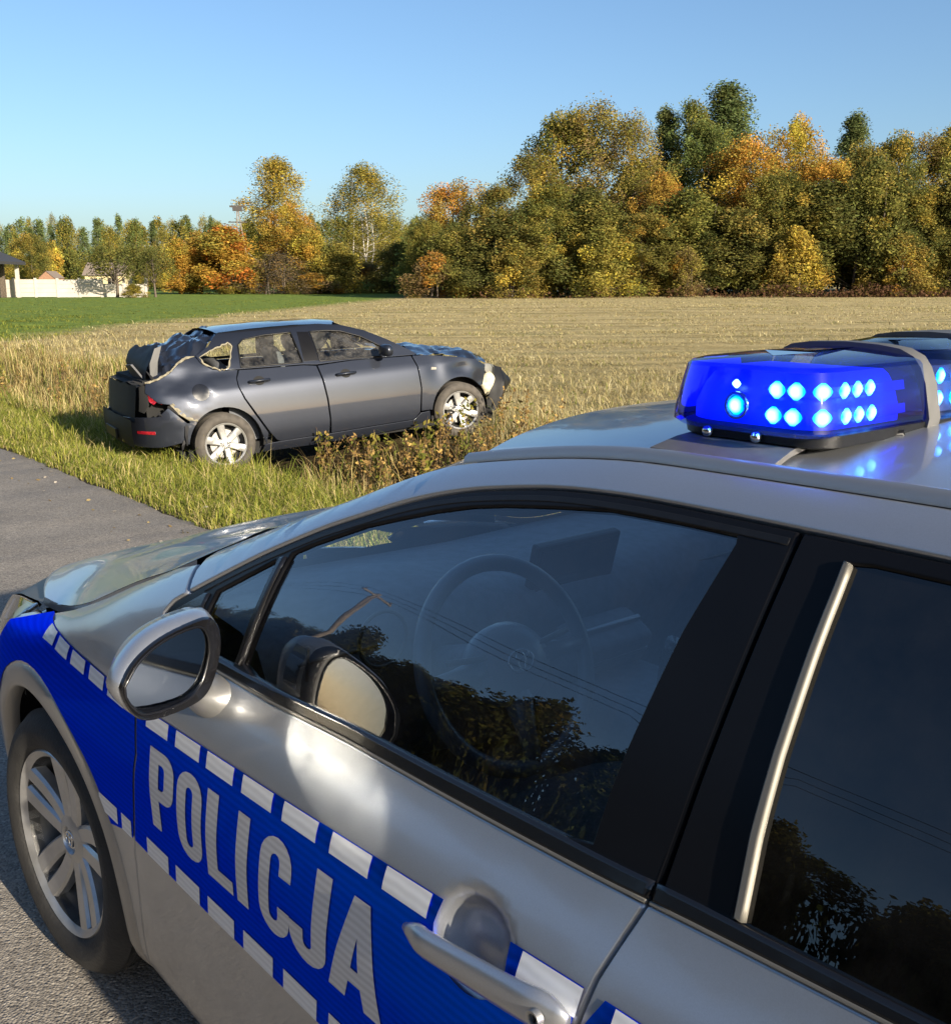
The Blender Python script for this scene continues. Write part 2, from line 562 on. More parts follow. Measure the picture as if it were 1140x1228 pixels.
def panel(name, poly, material, parent, S, side=1, off=0., rim=.016, grid=.035, holes=(), gap=.0022, r=.0025, extra=None):
    loops = []
    for k, L in enumerate([poly] + list(holes)):
        L = np.array(resample(L, grid * .9))
        keep = np.linalg.norm(L - np.roll(L, 1, 0), axis=1) > 1e-4
        L = L[keep]
        if (area(L) < 0) != (k > 0):
            L = L[::-1]
        loops.append(L)
    V2, E, info = [], [], []
    for L in loops:
        e = (gap + r) if rim else 0
        A, m = offset_loop(L, e)
        B, _ = offset_loop(L, gap)
        n0 = len(V2)
        V2 += [tuple(p) for p in A]
        E += [(n0 + i, n0 + (i + 1) % len(A)) for i in range(len(A))]
        info.append((n0, A, B, m))
    allA = np.concatenate([i[1] for i in info])
    x0, z0 = allA.min(0)
    x1, z1 = allA.max(0)
    gx, gz = np.meshgrid(np.arange(x0 + grid * .5, x1, grid), np.arange(z0 + grid * .5, z1, grid))
    gx = gx.ravel()
    gz = gz.ravel()
    gx = gx + (np.round((gz - z0) / grid) % 2) * grid * .5
    ok = inpoly(gx, gz, info[0][1])
    for i in info[1:]:
        ok &= ~inpoly(gx, gz, i[1])
    gx, gz = gx[ok], gz[ok]
    if len(gx):
        dd = np.min((gx[:, None] - allA[:, 0]) ** 2 + (gz[:, None] - allA[:, 1]) ** 2, 1)
        k = dd > (.45 * grid) ** 2
        V2 += list(zip(gx[k], gz[k]))
    ov, oe, of, orig, _, _ = delaunay_2d_cdt([Vector(v) for v in V2], E, [], 0, 1e-6)
    P2 = np.array([tuple(v) for v in ov])
    tri = [f for f in of]
    cen = np.array([P2[list(f)].mean(0) for f in tri])
    ok = inpoly(cen[:, 0], cen[:, 1], info[0][1])
    for i in info[1:]:
        ok &= ~inpoly(cen[:, 0], cen[:, 1], i[1])
    mp = {}
    for i, l in enumerate(orig):
        for q in l:
            mp[q] = i
    def pos(P, depth):
        P = np.asarray(P)
        sx, sz = S.grad(P[:, 0], P[:, 1])
        N = np.stack([-sx, np.ones_like(sx), -sz], 1)
        N /= np.linalg.norm(N, axis=1, keepdims=True)
        y = S(P[:, 0], P[:, 1])
        if extra is not None:
            y = y + extra(P[:, 0], P[:, 1])
            h = .004
            ex = (extra(P[:, 0] + h, P[:, 1]) - extra(P[:, 0] - h, P[:, 1])) / (2 * h)
            ez = (extra(P[:, 0], P[:, 1] + h) - extra(P[:, 0], P[:, 1] - h)) / (2 * h)
            N2 = np.stack([-sx - ex, np.ones_like(sx), -sz - ez], 1)
            N = N2 / np.linalg.norm(N2, axis=1, keepdims=True)
        Q = np.stack([P[:, 0], y, P[:, 1]], 1) + N * (off - depth)
        return Q, N, sx, sz
    Q, N, _, _ = pos(P2, 0)
    V = [tuple(q) for q in Q]
    NN = [tuple(n) for n in N]
    F = []
    for f, k in zip(tri, ok):
        if k:
            a = P2[list(f)]
            f = list(f)
            if (area(a) > 0):
                f = f[::-1]
            F.append(f)
    if rim:
        for n0, A, B, m in info:
            n = len(A)
            ia = [mp[n0 + i] for i in range(n)]
            Qb, Nb, sx, sz = pos(B, r)
            Qc, _, _, _ = pos(B, rim)
            t = np.stack([m[:, 0], sx * m[:, 0] + sz * m[:, 1], m[:, 1]], 1)
            t /= np.linalg.norm(t, axis=1, keepdims=True)
            nb = (Nb + t)
            nb /= np.linalg.norm(nb, axis=1, keepdims=True)
            b0 = len(V)
            V += [tuple(q) for q in Qb]
            NN += [tuple(q) for q in nb]
            c0 = len(V)
            V += [tuple(q) for q in Qc]
            NN += [tuple(q) for q in t]
            for i in range(n):
                j = (i + 1) % n
                F.append((ia[i], b0 + i, b0 + j, ia[j])[::-1])
                F.append((b0 + i, c0 + i, c0 + j, b0 + j)[::-1])
    # faces were wound for +y outward; orient with the normals
    V = np.array(V)
    NN = np.array(NN)
    if side < 0:
        V[:, 1] *= -1
        NN[:, 1] *= -1
    out = []
    for f in F:
        a, b, c = V[f[0]], V[f[1]], V[f[2]]
        g = np.cross(b - a, c - a)
        out.append(f if g @ (NN[f[0]] + NN[f[1]] + NN[f[2]]) >= 0 else f[::-1])
    return mk(name, V, out, material, parent, True, NN)

def gridmesh(name, rows, material, parent, flip=False):
    """rows: list of lists of 3-D points"""
    n, m = len(rows), len(rows[0])
    V = [p for r_ in rows for p in r_]
    F = []
    for i in range(n - 1):
        for j in range(m - 1):
            f = (i * m + j, i * m + j + 1, (i + 1) * m + j + 1, (i + 1) * m + j)
            F.append(f[::-1] if flip else f)
    return mk(name, V, F, material, parent)

def circ(cx, cz, r, a0, a1, n=14):
    return [(cx + r * math.cos(R(a0 + (a1 - a0) * i / n)), cz + r * math.sin(R(a0 + (a1 - a0) * i / n))) for i in range(n + 1)]

# ------------------------------------------------------------------ the place: road, verge, ditch, field
P0 = np.array([-1.872, 6.80])
ND = np.array([.7689, .6394])             # away from the road, to the field
SD = np.array([-.6394, .7689])            # along the road
def road_ds(x, y):
    return (x - P0[0]) * ND[0] + (y - P0[1]) * ND[1], (x - P0[0]) * SD[0] + (y - P0[1]) * SD[1]
def smooth_noise(x, y, sc_, seed=0):
    return (np.sin(x * sc_ + 1.3 * np.sin(y * sc_ * .7 + seed)) + np.sin(y * sc_ * 1.3 + 1.7 * np.sin(x * sc_ * .9 + seed * 2.1))) * .5
ZD = ([-400, -60, -9, -7.2, -5.6, -5.55, 0, .05, .35, 1.0, 1.8, 2.5, 3.0, 3.6, 4.3, 5.2, 8, 400],
      [.6, .3, -.1, -.25, -.03, -.012, -.012, -.014, -.05, -.17, -.32, -.50, -.52, -.36, -.17, -.10, -.08, -.08])
def ground_z(x, y):
    x, y = np.asarray(x, float), np.asarray(y, float)
    d, s = road_ds(x, y)
    z = np.interp(d, *ZD)
    dist = np.hypot(x, y)
    far = np.clip(d - 6, 0, None)
    z = z + np.clip(far, 0, 400) * .0052
    soft = np.clip((np.abs(d + 2.8) - 3.1) / 1.0, 0, 1)
    z = z + soft * (.03 * smooth_noise(x, y, 1.9, 1) + .02 * smooth_noise(x, y, 5.1, 4))
    z = z + soft * np.clip(dist / 60, 0, 1) * .1 * smooth_noise(x, y, .11, 2)
    return z

def wgrid(lo, hi, fine_lo, fine_hi, fine, n_out):
    a = np.arange(fine_lo, fine_hi + 1e-6, fine)
    left = fine_lo - (np.linspace(0, 1, n_out + 1)[1:][::-1] ** 2.2) * (fine_lo - lo)
    right = fine_hi + (np.linspace(0, 1, n_out + 1)[1:] ** 2.2) * (hi - fine_hi)
    return np.concatenate([left, a, right])
dg = wgrid(-900, 1500, -9, 9, .2, 40)
sg = wgrid(-900, 1500, -12, 40, .3, 40)
DD, SS = np.meshgrid(dg, sg, indexing='ij')
X = P0[0] + DD * ND[0] + SS * SD[0]
Y = P0[1] + DD * ND[1] + SS * SD[1]
Z = ground_z(X, Y)
V = np.stack([X, Y, Z], -1).reshape(-1, 3)
m_, n_ = DD.shape
idx = np.arange(m_ * n_).reshape(m_, n_)
Q = np.stack([idx[:-1, :-1], idx[1:, :-1], idx[1:, 1:], idx[:-1, 1:]], -1).reshape(-1, 4)

def ground_mat():
    m = bpy.data.materials.new('field_soil')
    m.use_nodes = True
    n = m.node_tree
    L = n.links.new
    b = n.nodes['Principled BSDF']
    b.inputs['Roughness'].default_value = .95
    b.inputs['Specular IOR Level'].default_value = .1
    geo = n.nodes.new('ShaderNodeNewGeometry')
    def dot(vx, vy, off):
        d = n.nodes.new('ShaderNodeVectorMath')
        d.operation = 'DOT_PRODUCT'
        d.inputs[1].default_value = (vx, vy, 0)
        L(geo.outputs['Position'], d.inputs[0])
        a = n.nodes.new('ShaderNodeMath')
        a.inputs[1].default_value = off
        L(d.outputs['Value'], a.inputs[0])
        return a.outputs[0]
    def noise_(scale, vec=None, det=6, rough=.6):
        t = n.nodes.new('ShaderNodeTexNoise')
        t.inputs['Scale'].default_value = scale
        t.inputs['Detail'].default_value = det
        t.inputs['Roughness'].default_value = rough
        L(vec if vec else geo.outputs['Position'], t.inputs['Vector'])
        return t.outputs[0]
    def ramp(sock, stops):
        r = n.nodes.new('ShaderNodeValToRGB')
        e = r.color_ramp.elements
        while len(e) < len(stops): e.new(.5)
        for k, (p, c) in enumerate(stops):
            e[k].position = p
            e[k].color = (*c, 1) if hasattr(c, '__len__') else (c, c, c, 1)
        L(sock, r.inputs[0])
        return r.outputs[0]
    def mix(f, a, b_):
        x = n.nodes.new('ShaderNodeMix')
        x.data_type = 'RGBA'
        L(f, x.inputs[0])
        for s_, v in ((6, a), (7, b_)):
            if hasattr(v, 'is_linked'): L(v, x.inputs[s_])
            else: x.inputs[s_].default_value = (*v, 1)
        return x.outputs[2]
    def rng(sock, a, b_, lo=0., hi=1.):
        x = n.nodes.new('ShaderNodeMapRange')
        x.inputs[1].default_value, x.inputs[2].default_value = a, b_
        x.inputs[3].default_value, x.inputs[4].default_value = lo, hi
        L(sock, x.inputs[0])
        return x.outputs[0]
    def math_(op, a, b_):
        x = n.nodes.new('ShaderNodeMath')
        x.operation = op
        for i, v in enumerate((a, b_)):
            if hasattr(v, 'is_linked'): L(v, x.inputs[i])
            else: x.inputs[i].default_value = v
        return x.outputs[0]
    # mown swathes run across the view
    mapn = n.nodes.new('ShaderNodeMapping')
    mapn.inputs['Rotation'].default_value = (0, 0, R(4))
    mapn.inputs['Scale'].default_value = (.05, .55, 1)
    L(geo.outputs['Position'], mapn.inputs[0])
    sw = noise_(1.0, mapn.outputs[0], 5, .55)
    straw = ramp(noise_(2.6, None, 9, .7), [(.3, (.22, .165, .075)), (.5, (.40, .315, .15)), (.72, (.54, .45, .25))])
    swc = ramp(sw, [(.36, (.21, .18, .075)), (.48, (.39, .315, .15)), (.6, (.53, .43, .23))])
    base = mix(rng(noise_(.4, None, 4), .35, .65, .35, .75), straw, swc)
    patch = rng(noise_(1.0, mapn.outputs[0], 3, .5), .55, .68, 0, .6)
    base = mix(patch, base, (.16, .155, .048))
    # green meadow lying towards the wall on the left
    md = dot(-.995, .098, -17.7)
    edge = math_('ADD', md, math_('MULTIPLY', math_('SUBTRACT', noise_(.35, None, 5), .5), 3.))
    gre = ramp(noise_(1.3, None, 8, .7), [(.3, (.085, .125, .022)), (.55, (.15, .21, .038)), (.75, (.24, .29, .07))])
    base = mix(rng(edge, -1.5, 1.5), base, gre)
    # verge and ditch
    d = dot(ND[0], ND[1], -(P0 @ ND))
    dn = math_('ADD', d, math_('MULTIPLY', math_('SUBTRACT', noise_(1.5, None, 5), .5), 1.6))
    ver = ramp(noise_(5, None, 8, .7), [(.3, (.035, .04, .012)), (.55, (.075, .085, .022)), (.75, (.13, .13, .04))])
    dit = ramp(noise_(6, None, 8, .7), [(.3, (.022, .016, .008)), (.6, (.07, .05, .022)), (.8, (.13, .10, .045))])
    v2 = mix(rng(dn, 1.6, 2.3), ver, dit)
    base = mix(rng(dn, 4.0, 5.4), v2, base)
    soil = ramp(noise_(30, None, 8, .7), [(.3, (.045, .036, .026)), (.6, (.10, .085, .062)), (.8, (.19, .17, .13))])
    base = mix(rng(math_('ADD', d, math_('MULTIPLY', noise_(3, None, 5), .5)), .33, .52), soil, base)
    L(base, b.inputs['Base Color'])
    bp = n.nodes.new('ShaderNodeBump')
    bp.inputs['Strength'].default_value = 1
    bp.inputs['Distance'].default_value = .12
    L(math_('ADD', noise_(7, None, 9, .75), math_('MULTIPLY', sw, 3.)), bp.inputs['Height'])
    L(bp.outputs[0], b.inputs['Normal'])
    return m
gme = fast('ground', V, Q.ravel(), np.arange(len(Q)) * 4, ground_mat(), smooth=True)
prop(link(bpy.data.objects.new('ground', gme)), kind='structure')

def asphalt():
    m = bpy.data.materials.new('asphalt')
    m.use_nodes = True
    n = m.node_tree
    L = n.links.new
    b = n.nodes['Principled BSDF']
    b.inputs['Roughness'].default_value = .82
    b.inputs['Specular IOR Level'].default_value = .35
    geo = n.nodes.new('ShaderNodeNewGeometry')
    v = n.nodes.new('ShaderNodeTexVoronoi')
    v.inputs['Scale'].default_value = 150
    L(geo.outputs['Position'], v.inputs['Vector'])
    t = n.nodes.new('ShaderNodeTexNoise')
    t.inputs['Scale'].default_value = 1.1
    t.inputs['Detail'].default_value = 10
    t.inputs['Roughness'].default_value = .65
    L(geo.outputs['Position'], t.inputs['Vector'])
    r1 = n.nodes.new('ShaderNodeValToRGB')
    e = r1.color_ramp.elements
    e[0].color = (.11, .10, .088, 1)
    e[1].color = (.36, .33, .285, 1)
    k = e.new(.5)
    k.color = (.215, .195, .17, 1)
    k = e.new(.93)
    k.color = (.255, .232, .20, 1)
    sep = n.nodes.new('ShaderNodeSeparateColor')
    L(v.outputs['Color'], sep.inputs[0])
    L(sep.outputs[0], r1.inputs[0])
    mx = n.nodes.new('ShaderNodeMix')
    mx.data_type = 'RGBA'
    mx.blend_type = 'MULTIPLY'
    mx.inputs[0].default_value = 1
    r2 = n.nodes.new('ShaderNodeValToRGB')
    r2.color_ramp.elements[0].position = .3
    r2.color_ramp.elements[0].color = (.78, .77, .76, 1)
    r2.color_ramp.elements[1].position = .7
    r2.color_ramp.elements[1].color = (1.15, 1.13, 1.1, 1)
    L(t.outputs[0], r2.inputs[0])
    L(r1.outputs[0], mx.inputs[6])
    L(r2.outputs[0], mx.inputs[7])
    L(mx.outputs[2], b.inputs['Base Color'])
    bp = n.nodes.new('ShaderNodeBump')
    bp.inputs['Strength'].default_value = .7
    bp.inputs['Distance'].default_value = .004
    L(v.outputs['Distance'], bp.inputs['Height'])
    bp.invert = True
    L(bp.outputs[0], b.inputs['Normal'])
    return m
ss = np.concatenate([np.linspace(-400, -12, 40), np.arange(-11.8, 45, .12), np.linspace(46, 700, 60)])
rr = []
for i, s_ in enumerate(ss):
    e1 = .05 * noise.noise(Vector((s_ * 1.3, 2, 0))) + .06 * noise.noise(Vector((s_ * 6, 5, 0)))
    e2 = .05 * noise.noise(Vector((s_ * 1.3, 9, 0)))
    row = []
    for d_, z_ in ((-5.45 + e2, -.02), (-5.43 + e2, 0.), (-2.7, .0), (e1 - .02, 0.), (e1 + .012, -.024)):
        q = P0 + ND * d_ + SD * s_
        row.append((q[0], q[1], z_))
    rr.append(row)
prop(gridmesh('road', rr, asphalt(), None, True), kind='structure')

# ------------------------------------------------------------------ police car body
CAR = empty('police_car', (-.2958, 2.7306, 0), R(129.818))
prop(CAR, 'silver police estate car with blue stripe and lit blue roof light bar', 'police car')
LOW = [(.18, .80), (.25, .842), (.35, .856), (.50, .865), (.62, .873), (.74, .884), (.81, .882), (.86, .8755), (.885, .866), (.92, .8475), (.95, .828)]
MID = LOW + [(1.12, .748), (1.29, .652), (1.352, .605), (1.372, .56)]
def ins(P):
    m = lambda a, b: ((a[0] + b[0]) / 2, (a[1] + b[1]) / 2)
    return P[:7] + [m(P[6], P[7]), P[7], m(P[7], P[8])] + P[8:]
def mid(dz=0, f=1.):
    return [(z + dz * max(0, (z - .9) / .48), y * f) for z, y in MID]
ST = {
    .94: [(.18, .20), (.25, .24), (.35, .27), (.42, .29), (.50, .30), (.56, .30), (.60, .30), (.64, .29), (.66, .28), (.68, .27), (.70, .26), (.71, .25), (.72, .24)],
    .88: [(.18, .44), (.25, .48), (.35, .51), (.42, .53), (.50, .54), (.56, .54), (.60, .53), (.64, .52), (.67, .51), (.69, .50), (.71, .48), (.72, .46), (.73, .44)],
    .75: [(.18, .66), (.25, .70), (.35, .725), (.42, .735), (.50, .74), (.57, .74), (.62, .735), (.66, .725), (.69, .71), (.71, .70), (.725, .685), (.735, .67), (.745, .65)],
    .60: [(.18, .75), (.25, .79), (.35, .81), (.45, .815), (.52, .815), (.58, .812), (.63, .805), (.67, .795), (.70, .78), (.725, .76), (.745, .74), (.76, .715), (.77, .69)],
    .30: [(.18, .79), (.25, .83), (.35, .85), (.48, .862), (.58, .872), (.66, .874), (.70, .868), (.73, .858), (.76, .842), (.778, .825), (.790, .805), (.797, .785), (.803, .752)],
    0.: [(.18, .80), (.25, .842), (.35, .856), (.50, .868), (.62, .880), (.70, .886), (.75, .880), (.79, .868), (.825, .848), (.845, .825), (.858, .80), (.865, .778), (.869, .75)],
    -.3: [(.18, .80), (.25, .842), (.35, .856), (.50, .866), (.62, .876), (.72, .886), (.79, .880), (.85, .866), (.90, .846), (.935, .822), (.96, .795), (.977, .765), (.99, .727)],
    -.6: LOW + [(1.02, .797), (1.075, .755), (1.105, .715), (1.118, .665)],
    -.9: LOW + [(1.07, .776), (1.175, .717), (1.222, .672), (1.238, .625)],
    -1.15: LOW + [(1.10, .760), (1.25, .675), (1.312, .618), (1.330, .572)],
    -1.5: MID, -2.0: mid(.004), -2.4: mid(-.004), -2.75: mid(-.018), -3.1: mid(-.05, .975), -3.4: mid(-.10, .93), -3.58: mid(-.15, .84), -3.68: mid(-.2, .62)}
for k_ in (.94, .88, .75, .60, .30, 0., -.3):
    ST[k_] = ins(ST[k_])
S1 = Surf(ST)

# outline curves traced on the side (x back from the front axle, z up)
HOODS = [(.33, .75, .803), (.24, .75, .809), (.15, .75, .824), (0, .75, .869), (-.12, .745, .917), (-.26, .73, .975), (-.37, .71, 1.016), (-.447, .69, 1.051)]
hood_xz = [(p[0], p[2]) for p in HOODS]
DLO_top = spl([(-.556, .999), (-.571, 1.021), (-.617, 1.049), (-.70, 1.095), (-.783, 1.139), (-.863, 1.177), (-.938, 1.211), (-1.013, 1.240), (-1.081, 1.266), (-1.148, 1.287), (-1.214, 1.303), (-1.276, 1.314), (-1.36, 1.326), (-1.452, 1.333), (-1.559, 1.336), (-1.80, 1.336), (-2.2, 1.333), (-2.6, 1.318), (-2.95, 1.282), (-3.2, 1.225), (-3.34, 1.12)], 3)
belt = lambda x: float(np.interp(-x, [.5, .978, 1.166, 1.359, 1.489, 1.64, 1.74, 1.94, 3.4], [.958, .964, .972, .975, .978, .983, .989, .998, 1.06]))
belt_hi = lambda x: belt(x) + float(np.interp(-x, [.6, 1.5, 1.7, 1.95], [.016, .019, .018, .014]))
def fseam(z):
    return float(np.interp(z, [.18, .25, .375, .516, .641, .757, .83, .96], [-.44, -.455, -.474, -.488, -.53, -.582, -.586, -.584]))
BX = lambda z: float(np.interp(z, [.18, .45, .70, .86, .91, .95, .995, 1.06, 1.34], [-1.655, -1.655, -1.66, -1.665, -1.671, -1.682, -1.697, -1.701, -1.714]))
SEAMZ = [.19, .25, .32, .375, .44, .516, .58, .641, .70, .757, .80, .83, .90]
arch = lambda r, a0, a1, cx=0., n=20: circ(cx, .312, r, a0, a1, n)
AR = .388
RX = -2.70
roof_in = lambda x: S1.top(x)[1] - .002

def frange(a, b, n):
    return [a + (b - a) * i / (n - 1) for i in range(n)]

# ---- panels, both sides
handle_c = (-1.500, .860)
def dimple(cx, cz):
    return lambda x, z: -.030 * np.exp(-(((x - cx) / .056) ** 2 + ((z - cz) / .044) ** 2) ** 2.6)

def side_panels(sd):
    out = {}
    # front fender
    sail = [(-.563, .978), (-.556, .999)]
    pl = [(.42, .64), (.36, .72), (.30, .788)] + [(p[0], p[2] - .003) for p in HOODS[1:]]
    pl += [(-.565, 1.082), (-.578, 1.068), (-.606, 1.042)] + [(-.571, 1.021), (-.556, .999), (-.563, .975), (-.584, .958)]
    pl += [(fseam(z), z) for z in SEAMZ[::-1]]
    pl += [(-.40, .19)] + arch(AR, 197, -5, 0, 26)[0:] + [(.405, .35), (.415, .5)]
    f = panel('front_fender', pl, M['silver'], CAR, S1, sd, grid=.02)
    out['fender'] = f
    # wheel arch lips
    for cx, par in ((0., f), (RX, None)):
        rows = []
        for a in frange(-6, 198, 40):
            row = []
            for r_, o_ in ((AR - .012, -.03), (AR - .010, .002), (AR - .005, .0065), (AR + .006, .0078), (AR + .026, .006), (AR + .038, .003), (AR + .046, -.003)):
                x, z = cx + r_ * math.cos(R(a)), .312 + r_ * math.sin(R(a))
                y = float(S1(x, z)) + o_
                row.append((x, sd * y, z))
            rows.append(row)
        lip = gridmesh('arch_lip', rows, M['silver_rough'], par or CAR, sd > 0)
        out.setdefault('lips', []).append(lip)
        # dark liner inside the arch
        rows = []
        for a in frange(-10, 200, 30):
            x, z = cx + .395 * math.cos(R(a)), .312 + .395 * math.sin(R(a))
            rows.append([(x, sd * y, z) for y in (float(S1(x, max(z, .2))) - .012, .70, .55)])
        gridmesh('arch_liner', rows, M['black'], CAR, sd > 0)
    # pillar and roof rail in one pressing
    top = []
    for x in frange(-.47, -3.45, 70):
        top.append((x, min(roof_in(x), 9)))
    lower = [p for p in DLO_top if p[0] < -.60]
    pl = [(-.609, 1.045), (-.582, 1.071), (-.57, 1.085)] + [t for t in top if t[0] < -.53] + [(-3.52, 1.05)] + [(-3.36, 1.04), (-3.34, 1.12)] + lower[::-1]
    out['rail'] = panel('roof_rail', pl, M['silver'], CAR, S1, sd, grid=.03)
    # doors
    hx, hz = handle_c
    bx = [BX(z) for z in SEAMZ]
    pl = [(fseam(z), z) for z in SEAMZ] + [(-.584, .958)] + [(x, belt(x)) for x in frange(-.62, -1.66, 16)] + [(BX(z), z) for z in (.985, .95, .91, .88, .86, .78, .70, .58, .45, .32, .25, .19)]
    out['door'] = panel('front_door', pl, M['silver'], CAR, S1, sd, grid=.0125, extra=dimple(hx, hz))
    pl = [(BX(z), z) for z in (.19, .25, .32, .45, .58, .70, .78, .86, .88, .91, .95, .985)] + [(x, belt(x)) for x in frange(-1.70, -2.86, 16)] + [(-2.86, .95), (-2.72, .80)] + arch(AR + .03, 62, 0, RX, 10)[:0]
    pl += arch(AR + .06, 88, 20, RX, 8) + [(-2.27, .30), (-2.23, .19)]
    out['rdoor'] = panel('rear_door', pl, M['silver'], CAR, S1, sd, grid=.025, extra=dimple(-2.58, .90))
    # sill
    pl = [(-.37, .10), (-.385, .186)] + [(-.46, .186), (-2.24, .186), (-2.315, .186), (-2.33, .10)]
    panel('sill', pl, M['silver'], CAR, S1, sd, off=-.004)
    # rear quarter
    pl = arch(AR + .06, 88, 20, RX, 8)[:1] + [(-2.72, .80), (-2.865, .95), (-2.865, belt(-2.86))] + [(x, belt(x)) for x in frange(-2.95, -3.35, 6)] + [(-3.52, 1.05), (-3.6, .9), (-3.62, .62), (-3.3, .58)]
    pl += arch(AR, 160, 20, RX, 16)[0:] + [(-2.335, .445)] + arch(AR + .06, 20, 88, RX, 8)[1:-1]
    out['quarter'] = panel('rear_quarter_panel', pl, M['silver'], CAR, S1, sd, grid=.035)
    pl = [(-3.3, .575), (-3.62, .615), (-3.66, .3), (-3.5, .19), (-3.1, .19)] + arch(AR, 198, 161, RX, 8)
    panel('rear_bumper', pl, M['silver'], CAR, S1, sd)
    # bumper corner
    pl = [(.42, .635), (.48, .615), (.56, .605), (.70, .60), (.82, .61), (.93, .64), (.935, .20), (.42, .185), (.385, .22)] + arch(AR, -12, -5, 0, 2) + [(.408, .35), (.418, .5)]
    out['bumper'] = panel('front_bumper', pl, M['silver'], CAR, S1, sd, grid=.025)
    # headlamp body and cover
    pl = spl([(.285, .786), (.36, .724), (.42, .644), (.56, .612), (.72, .605), (.80, .62)], 4) + spl([(.82, .66), (.78, .70), (.66, .735), (.50, .772), (.33, .799)], 4)
    hb = panel('headlight', pl, M['satin_strip'], CAR, S1, sd, off=-.022, grid=.03)
    panel('lens', pl, M['lamp_glass'], hb, S1, sd, off=.001, grid=.03)
    out['lamp'] = hb
    # greenhouse: black frames, glass
    gl = [(-.850, .990), (-.873, 1.160), (-.914, 1.180), (-1.025, 1.226), (-1.095, 1.248), (-1.163, 1.268), (-1.228, 1.284), (-1.292, 1.295), (-1.376, 1.306), (-1.464, 1.316), (-1.571, 1.319), (-1.645, 1.319)]
    gr = [(-1.647, 1.313), (-1.626, 1.223), (-1.616, 1.149), (-1.610, 1.10), (-1.606, 1.057), (-1.605, 1.008)]
    gb = [(x, belt_hi(x)) for x in frange(-1.605, -.852, 18)]
    front_glass = gl + gr + gb[1:-1]
    quart = [(-.690, belt_hi(-.69)), (-.700, 1.066), (-.835, 1.142), (-.846, 1.128), (-.826, belt_hi(-.826))]
    dl = [p for p in DLO_top if p[0] > -1.712]
    btm = [(x, belt(x) + .004) for x in frange(BX(1.0) + .001, -.585, 24)]
    frame = [(-.566, .972)] + dl + [(BX(1.335), 1.336), (BX(1.2), 1.2), (BX(1.06), 1.06)] + btm
    fr = panel('window_frame', frame, M['pillar'], CAR, S1, sd, off=-.004, grid=.03, holes=[front_glass, quart], gap=.001)
    panel('window_glass', front_glass, M['glass'], CAR, S1, sd, off=-.010, rim=0, grid=.03)
    panel('quarter_glass', quart, M['glass'], CAR, S1, sd, off=-.010, rim=0, grid=.03)
    # thin channel along the frame and divider post
    strip = []
    for x in frange(-.66, -1.708, 50):
        zt = float(np.interp(-x, [-p[0] for p in DLO_top], [p[1] for p in DLO_top]))
        strip.append((x, zt - .012))
    st = [(x, z + .0035) for x, z in strip] + [(x, z - .0035) for x, z in strip[::-1]]
    panel('weather_strip', st, M['black'], fr, S1, sd, off=-.0025, rim=.006, grid=.02, gap=0, r=.001)
    bar = [(-.838, .985), (-.852, 1.150), (-.866, 1.153), (-.851, .985)]
    panel('divider_bar', bar, M['black_gloss'], fr, S1, sd, off=.002, rim=.01, grid=.02, gap=0)
    sail = [(-.575, .978), (-.588, 1.012), (-.665, 1.058), (-.684, 1.062), (-.678, .978)]
    panel('sail_panel', sail, M['black_gloss'], fr, S1, sd, off=.001, grid=.02)
    # waist moulding in two lengths with a thin bright lower edge
    for nm, a, b_ in (('waist_moulding', -.60, BX(.99) + .002), ('waist_moulding', BX(.99) - .003, -3.1)):
        xs = frange(a, b_, 30)
        pl = [(x, belt(x) + .0005) for x in xs] + [(x, belt_hi(x) + .001) for x in xs[::-1]]
        wm = panel(nm, pl, M['black_gloss'], CAR, S1, sd, off=.004, rim=.014, grid=.02, gap=.0004, r=.004)
        pl = [(x, belt(x) - .0015) for x in xs] + [(x, belt(x) + .002) for x in xs[::-1]]
        panel('bright_edge', pl, M['satin_strip'], wm, S1, sd, off=.0035, rim=.006, grid=.03, gap=0, r=.001)
    # rear door black pillar, glass, bright strip
    x0, x1 = -1.722, -1.768
    rgl = [(-1.782, 1.012), (-1.779, 1.149), (-1.777, 1.316)] + [(x, float(np.interp(-x, [-p[0] for p in DLO_top], [p[1] for p in DLO_top])) - .017) for x in frange(-1.80, -2.72, 20)] + [(x, belt_hi(x)) for x in frange(-2.82, -1.784, 20)]
    rfr = [(BX(1.335) - .004, 1.336)] + [p for p in DLO_top if -2.9 < p[0] < -1.73] + [(x, belt(x) + .004) for x in frange(-2.98, BX(1.0) - .004, 24)] + [(BX(1.06) - .004, 1.06), (BX(1.2) - .004, 1.2)]
    fr2 = panel('rear_window_frame', rfr, M['pillar'], CAR, S1, sd, off=-.004, grid=.03, holes=[rgl], gap=.001)
    panel('rear_window_glass', rgl, M['glass_rear'], CAR, S1, sd, off=-.010, rim=0, grid=.03)
    stp = [(-1.785, 1.010), (-1.7765, 1.08), (-1.773, 1.149), (-1.772, 1.24), (-1.773, 1.318), (-1.780, 1.317), (-1.780, 1.24), (-1.7815, 1.149), (-1.786, 1.08), (-1.794, 1.010)]
    panel('glass_run_strip', stp, M['satin_strip'], fr2, S1, sd, off=.0006, rim=.012, grid=.015, gap=0, r=.002)
    # cargo window
    cw = [(-2.96, belt_hi(-2.96))] + [(-2.90, 1.14), (-2.84, 1.275)] + [(x, float(np.interp(-x, [-p[0] for p in DLO_top], [p[1] for p in DLO_top])) - .01) for x in frange(-2.90, -3.24, 7)] + [(-3.31, 1.12), (-3.33, 1.07)]
    panel('cargo_window', cw, M['glass_rear'], CAR, S1, sd, off=-.006, grid=.03)
    # dark inner shell behind seams, trimmed door inside
    xs = frange(.40, -3.5, 60)
